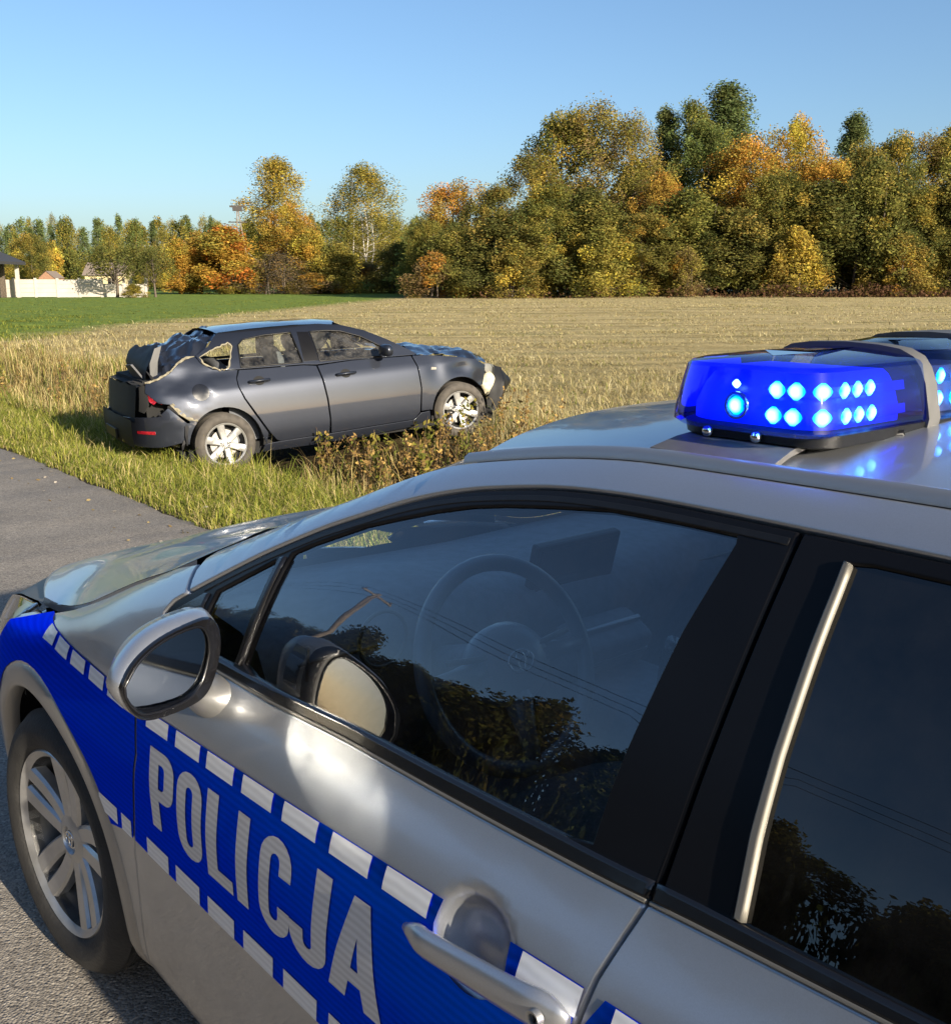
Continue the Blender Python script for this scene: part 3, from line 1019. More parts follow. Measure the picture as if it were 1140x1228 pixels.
    for z0, z1 in ((.2, None),):
        rows = []
        for x in xs:
            zt = min(belt(x) - .01, float(S1.top(x)[1]) - .03)
            row = []
            for t in frange(0, 1, 10):
                z = .2 + (zt - .2) * t
                if math.hypot(x, z - .312) < .40 or math.hypot(x - RX, z - .312) < .40:
                    pass
                row.append((x, sd * (float(S1(x, z)) - .045), z))
            rows.append(row)
        V_, F_ = [p for r_ in rows for p in r_], []
        for i in range(len(rows) - 1):
            for j in range(9):
                q = [i * 10 + j, i * 10 + j + 1, (i + 1) * 10 + j + 1, (i + 1) * 10 + j]
                c = np.mean([V_[k] for k in q], 0)
                if math.hypot(c[0], c[2] - .312) > .42 and math.hypot(c[0] - RX, c[2] - .312) > .42:
                    F_.append(q if sd > 0 else q[::-1])
        mk('inner_panel', V_, F_, M['trim'], CAR)
    # drip channel beside the roof
    rows = []
    for x in frange(-1.13, -3.4, 60):
        y, z = S1.top(x)
        rows.append([(x, sd * (y + .006), z - .006), (x, sd * (y + .004), z + .004), (x, sd * (y - .004), z + .009), (x, sd * (y - .014), z + .008), (x, sd * (y - .018), z + .001), (x, sd * (y - .02), z - .008)])
    gridmesh('roof_channel', rows, M['silver_rough'], CAR, sd < 0)
    return out

parts = {1: side_panels(1), -1: side_panels(-1)}

def lerp3(a, b, t):
    return tuple(p + (q - p) * t for p, q in zip(a, b))
# ---- hood, windscreen, roof
XC = [.88, .74, .58, .36, .17, -.03, -.18, -.28]
ZC = [.735, .79, .835, .905, .958, 1.0, 1.035, 1.058]
KX = [5, 4.4, 3.2, 3, 2.8, 2.6, 2.5, 2.4]
tt = np.linspace(0, 7, 43)
hx_ = pchip(range(8), [p[0] for p in HOODS], tt)
hy_ = pchip(range(8), [p[1] for p in HOODS], tt)
hz_ = pchip(range(8), [p[2] for p in HOODS], tt)
cx_, cz_, kx_ = pchip(range(8), XC, tt), pchip(range(8), ZC, tt), pchip(range(8), KX, tt)
rows = []
for i in range(len(tt)):
    row = []
    for s_ in np.sin(np.linspace(-1, 1, 41) * math.pi / 2):
        a = abs(s_)
        x = hx_[i] + (cx_[i] - hx_[i]) * (1 - a ** kx_[i])
        z = hz_[i] + .004 + (cz_[i] - hz_[i]) * (1 - a ** 3.2) + .007 * math.exp(-((a - .72) / .07) ** 2) * min(1, i / 10)
        row.append((x, s_ * (hy_[i] - .004), z))
    rows.append(row)
# rolled edge
e0 = [(p[0] + .004 * 0, p[1], p[2] - .03) for p in rows[0]]
rows = [e0] + rows
hood = gridmesh('hood', rows, M['silver'], CAR)
for sd in (1, -1):
    rr = [[(r_[-1 if sd > 0 else 0][0], r_[-1 if sd > 0 else 0][1] + sd * .002, r_[-1 if sd > 0 else 0][2] - q) for q in (0.0015, .02)] for r_ in rows[1:]]
    gridmesh('edge', rr, M['silver'], hood, sd > 0)
# lamp tops closing the gap between each headlight and the hood edge
for sd in (1, -1):
    fe_ = rows[1]
    m_ = len(fe_)
    edge_ = [fe_[k] if sd < 0 else fe_[m_ - 1 - k] for k in range(0, 14)]
    edge_ = [(p[0], p[1], p[2] - .006) for p in edge_]
    tx = pchip([0, .35, .7, 1], [.325, .50, .66, .80], np.linspace(0, 1, 14))
    tz = pchip([0, .35, .7, 1], [.799, .771, .735, .67], np.linspace(0, 1, 14))
    low_ = [(x, sd * (float(S1(x, z)) - .006), z - .002) for x, z in zip(tx, tz)]
    gridmesh('lamp_top', [[lerp3(a, b, t) for a, b in zip(low_, edge_)] for t in (0, .33, .66, 1)], M['satin_strip'], parts[sd]['lamp'], sd > 0)
# cavity below the hood line
cav = MB()
cav.box((.1, 0, .62), (1.1, 1.3, .12))
cav.box((-.42, 0, .93), (.12, 1.28, .06))
cav.build('engine_bay', M['void'], CAR, False)

def pil(x):
    return S1.top(x)
wrows = []
for x in frange(-.47, -1.135, 16):
    y, z = pil(x)
    row = []
    t = (-.47 - x) / .665
    for s_ in frange(-1, 1, 21):
        row.append((x + (.19 - .07 * t) * (1 - abs(s_) ** 2.2), s_ * (y - .01), z - .004 + .012 * (1 - s_ * s_)))
    wrows.append(row)
gridmesh('windscreen', wrows, M['windscreen'], CAR, True)
rows = []
for i, x in enumerate(frange(-1.13, -3.42, 50)):
    y, z = pil(x)
    row = []
    sw = .12 * max(0, 1 - i / 8)
    for s_ in frange(-1, 1, 41):
        row.append((x + sw * (1 - abs(s_) ** 2.2), s_ * (y - .016), z - .002 + .036 * (1 - abs(s_) ** 2.4)))
    rows.append(row)
gridmesh('roof', rows, M['silver'], CAR, True)
ceil = [[(p[0], p[1] * .97, p[2] - .035) for p in r_] for r_ in rows]
gridmesh('headliner', ceil, mat('headliner_cloth', (.12, .12, .115), .9), CAR)
# tailgate with glass, closing the rear
rows = []
for x, z in ((-3.42, 1.245), (-3.5, 1.16), (-3.6, 1.02)):
    y = float(S1(min(x, -3.4), z - .02)) - .03
    rows.append([(x - .03 * (1 - s_ * s_), s_ * y, z) for s_ in frange(-1, 1, 15)])
gridmesh('rear_window', rows, M['glass_rear'], CAR, True)
rows = []
for x, z in ((-3.6, 1.02), (-3.64, .9), (-3.66, .75), (-3.68, .55), (-3.68, .25)):
    y = float(S1(-3.6, z)) - .01
    rows.append([(x - .05 * (1 - s_ * s_), s_ * y, z) for s_ in frange(-1, 1, 15)])
gridmesh('tailgate', rows, M['silver'], CAR, True)
rows = []
for z in frange(.2, .715, 8):
    y0 = float(S1(.93, z))
    rows.append([(.93 + .03 * (1 - s_ * s_), s_ * y0, z) for s_ in frange(-1, 1, 15)])
gridmesh('grille', rows, M['black'], CAR)
MB().box((-1.4, 0, .22), (3.9, 1.5, .06)).build('floor_pan', M['void'], CAR, False)

# ---- livery on the left and right side
def band_top(x):
    return float(np.interp(-x, [-.95, -.55, -.1, .1, .62, 1.10, 1.70, 3.6], [.66, .70, .835, .849, .855, .873, .899, .955]))
def band_bot(x):
    return float(np.interp(-x, [-.95, .3, .60, .75, 1.0, 1.7, 3.6], [.545, .545, .548, .549, .553, .558, .60]))
def stripe(xa, xb, par, sd, clip=None):
    xs = frange(xa, xb, max(4, int(abs(xb - xa) / .03)))
    pl = [(x, band_bot(x)) for x in xs] + [(x, band_top(x)) for x in xs[::-1]]
    return pl
def capsule(x0, x1, z0, z1, rr_, n=5):
    """rounded rectangle"""
    return circ(x1 - rr_, z1 - rr_, rr_, 0, 90, n) + circ(x0 + rr_, z1 - rr_, rr_, 90, 180, n) + circ(x0 + rr_, z0 + rr_, rr_, 180, 270, n) + circ(x1 - rr_, z0 + rr_, rr_, 270, 360, n)
def glyphs():
    """letters of the door lettering in unit height, x to the right; each is (outline, holes)"""
    st = .19
    G = []
    # P
    o = [(0, 0), (st, 0), (st, .40)] + circ(.50 - .20, .40 + .20, .20, -90, 0, 6) + circ(.50 - .20, 1 - .20, .20, 0, 90, 6) + [(0, 1)]
    h = [[(st, .55)] + circ(.31 - .06, .55 + .06, .06, -90, 0, 4) + circ(.31 - .06, .85 - .06, .06, 0, 90, 4) + [(st, .85)]]
    G.append((o, h, .50))
    # O
    G.append((capsule(0, .52, -.01, 1.01, .24), [capsule(st, .52 - st, .15, .85, .068)], .52))
    # L
    G.append(([(0, 0), (.44, 0), (.44, .16), (st, .16), (st, 1), (0, 1)], [], .44))
    # I
    G.append(([(0, 0), (st, 0), (st, 1), (0, 1)], [], st))
    # C
    o = circ(.28, .76, .24, 0, 180, 10) + circ(.28, .24, .24, 180, 360, 10)
    o = [(.52, .66), (.52, .76)] + circ(.27, .76, .25, 0, 180, 10)[1:] + circ(.27, .24, .25, 180, 360, 10) + [(.52, .34), (.335, .34), (.335, .24)] + circ(.262, .225, .073, 0, -180, 6)[1:] + circ(.262, .775, .073, 180, 0, 6) + [(.335, .66)]
    G.append((o, [], .52))
    # J
    o = [(.48, 1), (.48, .24)] + circ(.24, .23, .24, 0, -180, 10)[1:] + [(0, .33), (.185, .33), (.185, .23)] + circ(.24, .215, .055, 180, 360, 6)[1:] + [(.295, .24), (.295, 1)]
    G.append((o, [], .48))
    # A
    G.append(([(0, 0), (.19, 0), (.232, .20), (.368, .20), (.41, 0), (.60, 0), (.385, 1), (.215, 1)], [[(.258, .35), (.342, .35), (.30, .66)]], .60))
    return G
LET = [(-.652, .098), (-.764, .092), (-.873, .088), (-.975, .036), (-1.044, .092), (-1.136, .098), (-1.240, .125)]
def letter_map(x_left, width, unit_w):
    def f(p):
        u, v = p
        x = x_left - u / unit_w * width
        zb = .634 + (-x - .66) * .032
        zt = .800 + (-x - .66) * .036
        z = zb + (zt - zb) * v
        return (x + .034 * (1 - v), z)
    return f
for sd in (1, -1):
    P_ = parts[sd]
    fe, do, rd, qd, bu = P_['fender'], P_['door'], P_['rdoor'], P_['quarter'], P_['bumper']
    # fender
    pl = [(.405, .57), (.405, .645), (.37, .70)] + [(x, band_top(x)) for x in frange(.33, -.576, 30)] + [(fseam(z) + .004, z) for z in (.83, .80, .757, .70, .641, .60, .565, .55)] + [(-.445, .547)] + circ(0, .312, AR + .048, 150, 38, 17)
    panel('blue_stripe', pl, M['blue'], fe, S1, sd, off=.0018, rim=0, grid=.014)
    pl = [(.432, .618), (.50, .606), (.60, .597), (.80, .605), (.90, .625), (.90, .50), (.62, .46), (.43, .50)]
    panel('blue_stripe', pl, M['blue'], bu, S1, sd, off=.0016, rim=0, grid=.03)
    # front door (leave the grip bowl free)
    hx0, hz0 = handle_c
    xr, xl = hx0 + .056, hx0 - .056
    notch = [(hx0 + .061 * math.cos(R(a)), hz0 + .050 * math.sin(R(a))) for a in range(0, -181, -12)]
    pl = [(fseam(z) - .004, z) for z in (.549, .60, .641, .70, .757, .80, .83, .852)] + [(x, band_top(x)) for x in frange(-.62, xr, 26)] + notch + [(x, band_top(x)) for x in frange(xl, -1.662, 5)]
    pl += [(BX(z) + .005, z) for z in (.86, .80, .70, .60, .56)] + [(x, band_bot(x)) for x in frange(-1.62, -.60, 24)]
    panel('blue_stripe', pl, M['blue'], do, S1, sd, off=.0016, rim=0, grid=.03)
    pl = [(BX(z) - .005, z) for z in (.56, .60, .70, .80, .86)] + [(x, band_top(x)) for x in frange(-1.69, -2.6, 24)] + [(-2.45, .72), (-2.34, .60)] + [(x, band_bot(x)) for x in frange(-2.32, -1.70, 16)]
    panel('blue_stripe', pl, M['blue'], rd, S1, sd, off=.0016, rim=0, grid=.03)
    # white blocks along both edges
    def block(x0, x1, par, up, zh=.026, o_=.0028):
        if up:
            g = lambda x: (band_top(x) - zh - .002, band_top(x) - .001)
        else:
            g = lambda x: (band_bot(x) + .001, band_bot(x) + .040)
        xs = frange(x0, x1, 7)
        sh = 0 if up else .008
        pl = [(x + sh, g(x)[0]) for x in xs] + [(x, g(x)[1]) for x in xs[::-1]]
        panel('white_block', pl, M['white'], par, S1, sd, off=o_ + (.0015 if x0 > -.3 else 0), rim=0, grid=.009)
    for i in range(5):
        a = -.012 - .1085 * i
        block(a, max(a - .083, -.577), fe, True)
    for a in (-.338, -.452):
        block(a, max(a - .092, -.498), fe, False)
    for i in range(9):
        a = [-.632, -.750, -.863, -.979, -1.097, -1.219, -1.338, -1.458, -1.577][i]
        if i != 7:
            block(a, max(a - .088, -1.663), do, True)
    for i in range(9):
        a = -.572 - .1245 * i
        block(a, max(a - .093, -1.652), do, False)
    for i in range(8):
        block(-1.705 - .119 * i, -1.705 - .119 * i - .088, rd, True)
    for i in range(5):
        block(-1.70 - .1245 * i, -1.70 - .1245 * i - .093, rd, False)
    # lettering, reading forwards to back on the left side and back to front on the right
    for (o, hs, uw), (a, w_) in zip(glyphs(), LET):
        if sd > 0:
            f = letter_map(a, w_, uw)
        else:
            def f(p, xl=-1.365 - .652 - a, w_=w_, uw=uw):
                x = xl + p[0] / uw * w_
                return (x, .640 + .165 * p[1] + (-x - .66) * .034)
        panel('letter', [f(p) for p in o], M['letter'], do, S1, sd, off=.0028, rim=0, grid=.02, holes=[[f(p) for p in h] for h in hs])

# ---- wheels
def make_wheel(parent, cx, cy, cz, sd, Rt, Rr, wid, style, mats, name='wheel', steer=0):
    """axis along y; outer face towards sd"""
    root = MB()
    f = .018
    # rim barrel and lip
    prof = [(-wid * .9, Rr - .03), (-wid * .5, Rr - .035), (-.035, Rr - .022), (-.012, Rr - .016), (-.004, Rr - .006), (0, Rr), (-.004, Rr + .004), (-.02, Rr + .005)]
    barrel = MB().lathe([(sd * y, r_) for y, r_ in prof[:4]], (0, 0, 0), 60)
    root.lathe([(sd * y, r_) for y, r_ in prof[2:]], (0, 0, 0), 60)
    def spoke(a0, r0, a1, r1, w0, w1, d0, d1, th):
        n = 7
        V, F = [], []
        for i in range(n):
            t = i / (n - 1)
            a = a0 + (a1 - a0) * t
            r_ = r0 + (r1 - r0) * t
            c = Vector((r_ * math.cos(a), 0, r_ * math.sin(a)))
            tan = Vector((-math.sin(a), 0, math.cos(a)))
            wd = w0 + (w1 - w0) * t
            dp = d0 + (d1 - d0) * (t ** 1.6) 
            for u_, q in ((-.5, -th), (-.5, -.007), (-.36, 0), (.36, 0), (.5, -.007), (.5, -th)):
                p = c + tan * (u_ * wd)
                V.append((p.x, sd * (dp + q), p.z))
        for i in range(n - 1):
            for k in range(5):
                F.append((i * 6 + k, i * 6 + k + 1, (i + 1) * 6 + k + 1, (i + 1) * 6 + k))
        root.add(V, F)
    if style == 'twin':
        for k in range(5):
            a = R(90 + 72 * k + 6)
            for s_ in (-1, 1):
                spoke(a + s_ * R(19), .04, a + s_ * R(9.2), Rr - .012, .040, .052, -.030, -.010, .03)
    else:
        for k in range(6):
            a = R(90 + 60 * k + 10)
            spoke(a, .05, a, Rr - .012, .058, .078, -.024, -.008, .03)
    root.lathe([(sd * y, r_) for y, r_ in ((-.07, .07), (-.034, .066), (-.026, .05), (-.022, .034), (-.030, .030), (-.030, .0008))], (0, 0, 0), 36)
    wh = fix_normals(root.build(name, mats[0], parent), R(35))
    fix_normals(barrel.build('rim_barrel', M['alloy_dark'], wh), R(40))
    wh.location = (cx, cy, cz)
    wh.rotation_euler = (0, 0, steer)
    t = MB()
    w2 = wid
    prof = [(-w2, Rr - .01), (-w2 - .012, Rr + .02), (-w2 - .012, Rr + .045), (-w2 + .004, Rt - .018), (-w2 + .02, Rt - .003)]
    for k in range(5):
        y = -w2 + .03 + k * (w2 - .055) / 4
        prof += [(y, Rt), (y + .018, Rt), (y + .021, Rt - .007), (y + .0255, Rt - .007)] if k < 4 else [(y, Rt)]
    prof += [(-.022, Rt - .003), (-.004, Rt - .016), (.006, Rt - .03), (.0115, Rr + .05), (.0125, Rr + .045), (.0115, Rr + .035), (.008, Rr + .016), (.002, Rr + .008), (-.006, Rr + .002), (-.014, Rr - .004)]
    t.lathe([(sd * y, r_) for y, r_ in prof], (0, 0, 0), 72)
    fix_normals(t.build('tyre', M['rubber'], wh), R(50))
    d = MB()
    d.lathe([(sd * y, r_) for y, r_ in ((-.075, .07), (-.075, .145), (-.095, .145), (-.095, .07))], (0, 0, 0), 40, True)
    fix_normals(d.build('brake_disc', mats[1], wh), R(40))
    bk = MB().lathe([(sd * -.12, .002), (sd * -.12, Rr - .03)], (0, 0, 0), 40)
    bk.build('back_plate', M['void'], wh)
    e = MB()
    if style == 'twin':
        def ell(rx, rz, cz0=0, th=.0028):
            pts = [(rx * math.cos(2 * math.pi * k / 28), sd * -.027, cz0 + rz * math.sin(2 * math.pi * k / 28)) for k in range(28)]
            e.tube(pts, th, 6, False, True)
        ell(.026, .018)
        ell(.0085, .0165)
        ell(.018, .0065, .0105)
    else:
        for k in range(5):
            a = R(90 + 72 * k)
            e.tube([(.05 * math.cos(a), sd * -.03, .05 * math.sin(a)), (.05 * math.cos(a), sd * -.018, .05 * math.sin(a))], .008, 6)
        e.tube([(.024 * math.cos(2 * math.pi * k / 20), sd * -.022, .020 * math.sin(2 * math.pi * k / 20)) for k in range(20)], .003, 5, False, True)
    e.build('emblem', M['emblem'], wh)
    return wh
DISC = mat('brake_steel', (.25, .24, .23), .45, .9)
wfl = make_wheel(CAR, 0, .862, .314, 1, .314, .219, .21, 'twin', (M['alloy'], DISC), steer=R(5))
make_wheel(CAR, 0, -.862, .314, -1, .314, .219, .21, 'twin', (M['alloy'], DISC))
make_wheel(CAR, RX, .862, .314, 1, .314, .219, .21, 'twin', (M['alloy'], DISC))
make_wheel(CAR, RX, -.862, .314, -1, .314, .219, .21, 'twin', (M['alloy'], DISC))
MB().box((0, 0, .5), (.6, 1.15, .5)).box((RX, 0, .5), (.6, 1.1, .5)).build('wheel_well', M['void'], CAR, False)

# ---- door mirrors
def mirror(sd):
    HOUS = spl([(.217, 1.040), (.206, 1.066), (.167, 1.096), (.128, 1.110), (.075, 1.113), (.020, 1.106), (.002, 1.085), (-.001, 1.047), (.008, 1.012), (.030, .981), (.073, .972), (.143, .978), (.178, .994), (.205, 1.018)], 4)
    GLS = spl([(.181, 1.045), (.153, 1.071), (.108, 1.086), (.052, 1.0885), (.032, 1.077), (.027, 1.051), (.036, 1.021), (.052, .998), (.081, .988), (.148, .994), (.170, 1.010), (.181, 1.03)], 4)
    sx, sy = -.074 / .21795, .205 / .21795
    n = Vector((.99, -.14, 0))
    def P(s_, z, dep):
        return (-.902 + sx * s_ + n.x * dep, sd * (.865 + sy * s_ + n.y * dep), z)
    FRM = spl([(.192, 1.046), (.176, 1.066), (.150, 1.082), (.110, 1.0935), (.049, 1.0985), (.020, 1.095), (.003, 1.075), (.001, 1.043), (.014, 1.007), (.036, .981), (.073, .974), (.143, .980), (.172, .998), (.186, 1.022)], 4)
    cen = np.mean(HOUS, 0)
    hou = np.array(HOUS)
    k = len(hou)
    # outline resampled by angle about the centre
    N_ = 72
    def ringat(n_, src, t):
        src = np.array(src)
        a = np.arctan2(src[:, 1] - cen[1], src[:, 0] - cen[0])
        r_ = np.hypot(src[:, 1] - cen[1], src[:, 0] - cen[0])
        o = np.argsort(a)
        th = np.linspace(-np.pi, np.pi, n_, endpoint=False)
        rr_ = np.interp(th, a[o], r_[o], period=2 * np.pi)
        return [(cen[0] + q * np.cos(w_) * t, cen[1] + q * np.sin(w_) * t) for q, w_ in zip(rr_, th)]
    F0, H0 = np.array(ringat(N_, FRM, 1.0)), np.array(ringat(N_, HOUS, 1.0))
    k = N_
    V, F = [], []
    rings = [(0, F0), (.004, F0 * .85 + H0 * .15), (.015, F0 * .62 + H0 * .38), (.035, F0 * .5 + H0 * .5), (.05, cen + (F0 - cen) * 1.0), (.075, cen + (F0 - cen) * .93), (.095, cen + (F0 - cen) * .80), (.11, cen + (F0 - cen) * .57), (.117, cen + (F0 - cen) * .25)]
    for dep, q_ in rings:
        for p in q_:
            V.append(P(p[0], p[1], dep))
    for i in range(len(rings) - 1):
        for j in range(k):
            F.append((i * k + j, i * k + (j + 1) % k, (i + 1) * k + (j + 1) % k, (i + 1) * k + j))
    F.append(tuple((len(rings) - 1) * k + j for j in range(k)))
    h = fix_normals(mk('door_mirror', V, F, M['silver'], CAR), R(50))
    # black surround between shell and glass
    A = ringat(N_, FRM, 1.004)
    A2 = ringat(N_, FRM, .975)
    G = ringat(N_, np.array(GLS), 1.0)
    G1 = ringat(N_, np.array(GLS), 1.03)
    rr_ = [[P(x, z, d_) for x, z in Q_ + Q_[:1]] for Q_, d_ in ((A, .004), (A, -.003), (A2, -.008), (G1, -.005), (G, .004), (G, .02))]
    fix_normals(gridmesh('surround', rr_, M['black_gloss'], h), R(60))
    # slightly convex glass, leaning a little outwards
    gc = np.mean(np.array(G), 0)
    V, F = [], []
    for t in np.linspace(0.02, 1, 9):
        for q in G:
            x, z = gc + (np.array(q) - gc) * t
            V.append(P(x, z, .002 + (x - .1) * .09 - (z - 1.04) * .03 + ((x - gc[0]) ** 2 + (z - gc[1]) ** 2) / 2.6))
    for i in range(8):
        for j in range(N_):
            F.append((i * N_ + j, i * N_ + (j + 1) % N_, (i + 1) * N_ + (j + 1) % N_, (i + 1) * N_ + j))
    F.append(tuple(range(N_)))
    fix_normals(mk('mirror_glass', V, F, M['mirror'], h))
    # thin bright rim
    MB().tube([P(x, z, -.006) for x, z in G1], .0022, 6, False, True).build('rim', M['black_gloss'], h)
    # indicator lens at the outer edge
    rr_ = []
    for t in np.linspace(.0, .16, 9):
        th = np.pi * (.985 + t * 1.3 - .02)
        pts = []
        r0 = ringat(N_, HOUS, 1.004)
        i = int((th % (2 * np.pi) + np.pi) / (2 * np.pi) * N_) % N_
        x, z = r0[i]
        pts = [P(x, z, .01), P(x * 1.01, z, .02), P(x * 1.01, z, .035), P(x, z, .045)]
        rr_.append(pts)
    gridmesh('indicator', rr_, M['lamp_glass'], h)
    st = MB()
    path = [(-.80, sd * .825, .915), (-.80, sd * .85, .925), (-.815, sd * .875, .945), (-.845, sd * .90, .975), (-.86, sd * .92, 1.0)]
    V, F = [], []
    for i, (p, a, b) in enumerate(zip(path, (.085, .075, .062, .055, .05), (.045, .04, .032, .028, .028))):
        for q in range(14):
            th = 2 * math.pi * q / 14
            V.append((p[0] + a * math.cos(th) * .8, p[1], p[2] + b * math.sin(th) - .12 * a * math.cos(th)))
    for i in range(4):
        for q in range(14):
            F.append((i * 14 + q, i * 14 + (q + 1) % 14, (i + 1) * 14 + (q + 1) % 14, (i + 1) * 14 + q))
    fix_normals(mk('stalk', V, F, M['silver_rough'], h))
    return h
for sd in (1, -1):
    mirror(sd)

# ---- door handles
def handle(cx, cz, sd, par):
    n = 22
    V, F = [], []
    for i in range(n):
        t = i / (n - 1)
        x = cx + .112 - t * .262
        z = cz - .018 + .028 * t
        e = min(1, math.sin(math.pi * min(max(t, .012), .988)) * 2.6) ** .5
        hw = (.0165 + .0070 * t) * e
        base = .5 * float(S1(x, z)) + .5 * (float(S1(cx + .112, cz - .018)) * (1 - t) + float(S1(cx - .15, cz + .01)) * t)
        out = base + .006 + .022 * min(1, math.sin(math.pi * (.06 + .88 * t)) * 1.7) ** .8
        th = (.019 + .008 * max(0, abs(t - .45) - .25) / .3) * e
        for q in range(12):
            a = 2 * math.pi * q / 12
            ca, sa = math.cos(a), math.sin(a)
            V.append((x, sd * (out - th * .5 + th * .55 * ca), z + hw * sa))
    for i in range(n - 1):
        for q in range(12):
            F.append((i * 12 + q, i * 12 + (q + 1) % 12, (i + 1) * 12 + (q + 1) % 12, (i + 1) * 12 + q))
    F.append(tuple(range(12)))
    F.append(tuple((n - 1) * 12 + q for q in range(12)))
    h = fix_normals(mk('door_handle', V, F, M['silver'], par))
    lx, lz = cx - .122, cz + .006
    y = float(S1(lx, lz)) + .0275
    lk = MB().lathe([(sd * a, b) for a, b in ((-.004, .0095), (.0035, .009), (.003, .006), (-.001, .0055), (-.001, .0004))], (lx, sd * y, lz), 20)
    fix_normals(lk.build('lock_cylinder', M['silver_rough'], CAR), R(30))
    MB().box((lx, sd * (y + .0005), lz), (.002, .003, .009)).build('key_slot', M['void'], CAR, False)
    return h
for sd in (1, -1):
    handle(-1.512, .860, sd, parts[sd]['door'])
    handle(-2.59, .90, sd, parts[sd]['rdoor'])

# ---- cabin
MB().box((-1.25, 0, .55), (2.2, 1.3, .06)).build('cabin_floor', M['trim'], CAR, False)
rows = []
for x, z in ((-.30, .96), (-.42, .985), (-.56, .985), (-.68, .975), (-.74, .955), (-.77, .90), (-.74, .80), (-.66, .60)):
    rows.append([(x - .05 * (1 - abs(s_)), s_ * .72, z + .03 * math.exp(-((s_ - .5) / .22) ** 2) * (1 if -.75 < x < -.5 else 0)) for s_ in frange(-1, 1, 25)])
dash = gridmesh('dashboard', rows, M['trim'], CAR, True)
MB().tube([(-.772, y, .925 + .0) for y in frange(-.66, .66, 12)], .004, 6).build('dash_trim', M['satin_strip'], dash)
MB().tube([(-.80, .50 + .052 * math.cos(2 * math.pi * k / 30) , .945 + .052 * math.sin(2 * math.pi * k / 30)) for k in range(30)], .004, 6, False, True).build('air_vent', M['satin_strip'], dash)
MB().tube([(-.80, .655, .965 - .0), (-.79, .655, .90)], .003, 6).build('vent_trim', M['satin_strip'], dash)
scr = MB().box((-.775, -.005, .985), (.022, .245, .145), Matrix.Rotation(R(-14), 3, 'Y'), .006).build('display', M['black'], CAR, False)
MB().box((-.789, -.005, .983), (.004, .225, .122), Matrix.Rotation(R(-14), 3, 'Y')).build('screen', M['screen'], scr, False)
cs = MB().box((-.83, -.02, .80), (.10, .22, .16), Matrix.Rotation(R(-28), 3, 'Y'), .02).box((-1.05, -.02, .68), (.55, .24, .20), None, .03).build('centre_console', M['trim'], CAR)
c2 = MB().box((-.862, -.02, .865), (.012, .20, .035), Matrix.Rotation(R(-28), 3, 'Y'), .004)
c2.tube([(-.87, -.10, .84), (-.895, -.10, .835)], .018, 14)
c2.box((-.885, -.02, .815), (.02, .20, .012), Matrix.Rotation(R(-28), 3, 'Y'), .003)
c2.build('controls', M['silver_rough'], cs)
MB().tube([(-1.02, -.02, .78), (-1.03, -.02, .86), (-1.05, -.02, .885)], [.012, .014, .022], 10).build('gear_lever', M['black_gloss'], CAR)
# steering wheel
SWc, SWn = Vector((-.985, .36, .918)), Vector((-.92, 0, .40)).normalized()
ex = Vector((0, 1, 0))
ez = SWn.cross(ex) * -1
if ez.z < 0: ez = -ez
ring = [SWc + (ex * math.cos(2 * math.pi * k / 48) + ez * math.sin(2 * math.pi * k / 48)) * .183 for k in range(48)]
M['leather'] = mat('wheel_leather', (.19, .20, .215), .38, 0, .2)
swm = MB().tube(ring, .0155, 12, False, True)
for a in (180, 0, 270):
    e_ = ex * math.cos(R(a)) + ez * math.sin(R(a))
    swm.tube([SWc + SWn * .0 + e_ * .05, SWc + e_ * .12, SWc + e_ * .18], [.03, .018, .014], 8)
sw = swm.build('steering_wheel', M['leather'], CAR)
hubm = MB()
V, F = [], []
for i, (r_, d_) in enumerate(((.085, -.02), (.088, .0), (.075, .022), (.04, .032), (.002, .034))):
    for k in range(28):
        a = 2 * math.pi * k / 28
        p = SWc + (ex * math.cos(a) * 1.05 + ez * math.sin(a) * .85) * r_ + SWn * d_
        V.append(p)
for i in range(4):
    for k in range(28):
        F.append((i * 28 + k, i * 28 + (k + 1) % 28, (i + 1) * 28 + (k + 1) % 28, (i + 1) * 28 + k))
hubm.add(V, F)
hub = fix_normals(hubm.build('hub_cover', M['leather'], sw))
em = MB()
for rx, rz, cz0 in ((.028, .019, 0), (.009, .0175, 0), (.0195, .007, .011)):
    em.tube([SWc + SWn * .036 + ex * rx * math.cos(2 * math.pi * k / 28) + ez * (cz0 + rz * math.sin(2 * math.pi * k / 28)) for k in range(28)], .0026, 6, False, True)
em.build('emblem', M['emblem'], sw)
sp = MB()
sp.tube([SWc + SWn * .02 + ex * .06 + ez * .02, SWc + SWn * .016 + ex * .14 + ez * .03], .006, 6)
sp.tube([SWc + SWn * .02 - ex * .06 + ez * .02, SWc + SWn * .016 - ex * .14 + ez * .03], .006, 6)
sp.build('spoke_trim', M['satin_strip'], sw)
MB().tube([(-.80, .36, .86), tuple(SWc - SWn * .02)], .04, 12).build('steering_column', M['trim'], CAR)
def superbox(mb, c, d, rot, p=3.2, n=18):
    V, F = [], []
    for i in range(n + 1):
        ph = -math.pi / 2 + math.pi * i / n
        for k in range(2 * n):
            th = math.pi * k / n
            def f(v): return math.copysign(abs(v) ** (2 / p), v)
            v = Vector((f(math.cos(ph)) * f(math.cos(th)) * d[0] / 2, f(math.cos(ph)) * f(math.sin(th)) * d[1] / 2, f(math.sin(ph)) * d[2] / 2))
            V.append(rot @ v + Vector(c))
    for i in range(n):
        for k in range(2 * n):
            F.append((i * 2 * n + k, i * 2 * n + (k + 1) % (2 * n), (i + 1) * 2 * n + (k + 1) % (2 * n), (i + 1) * 2 * n + k))
    mb.add(V, F)
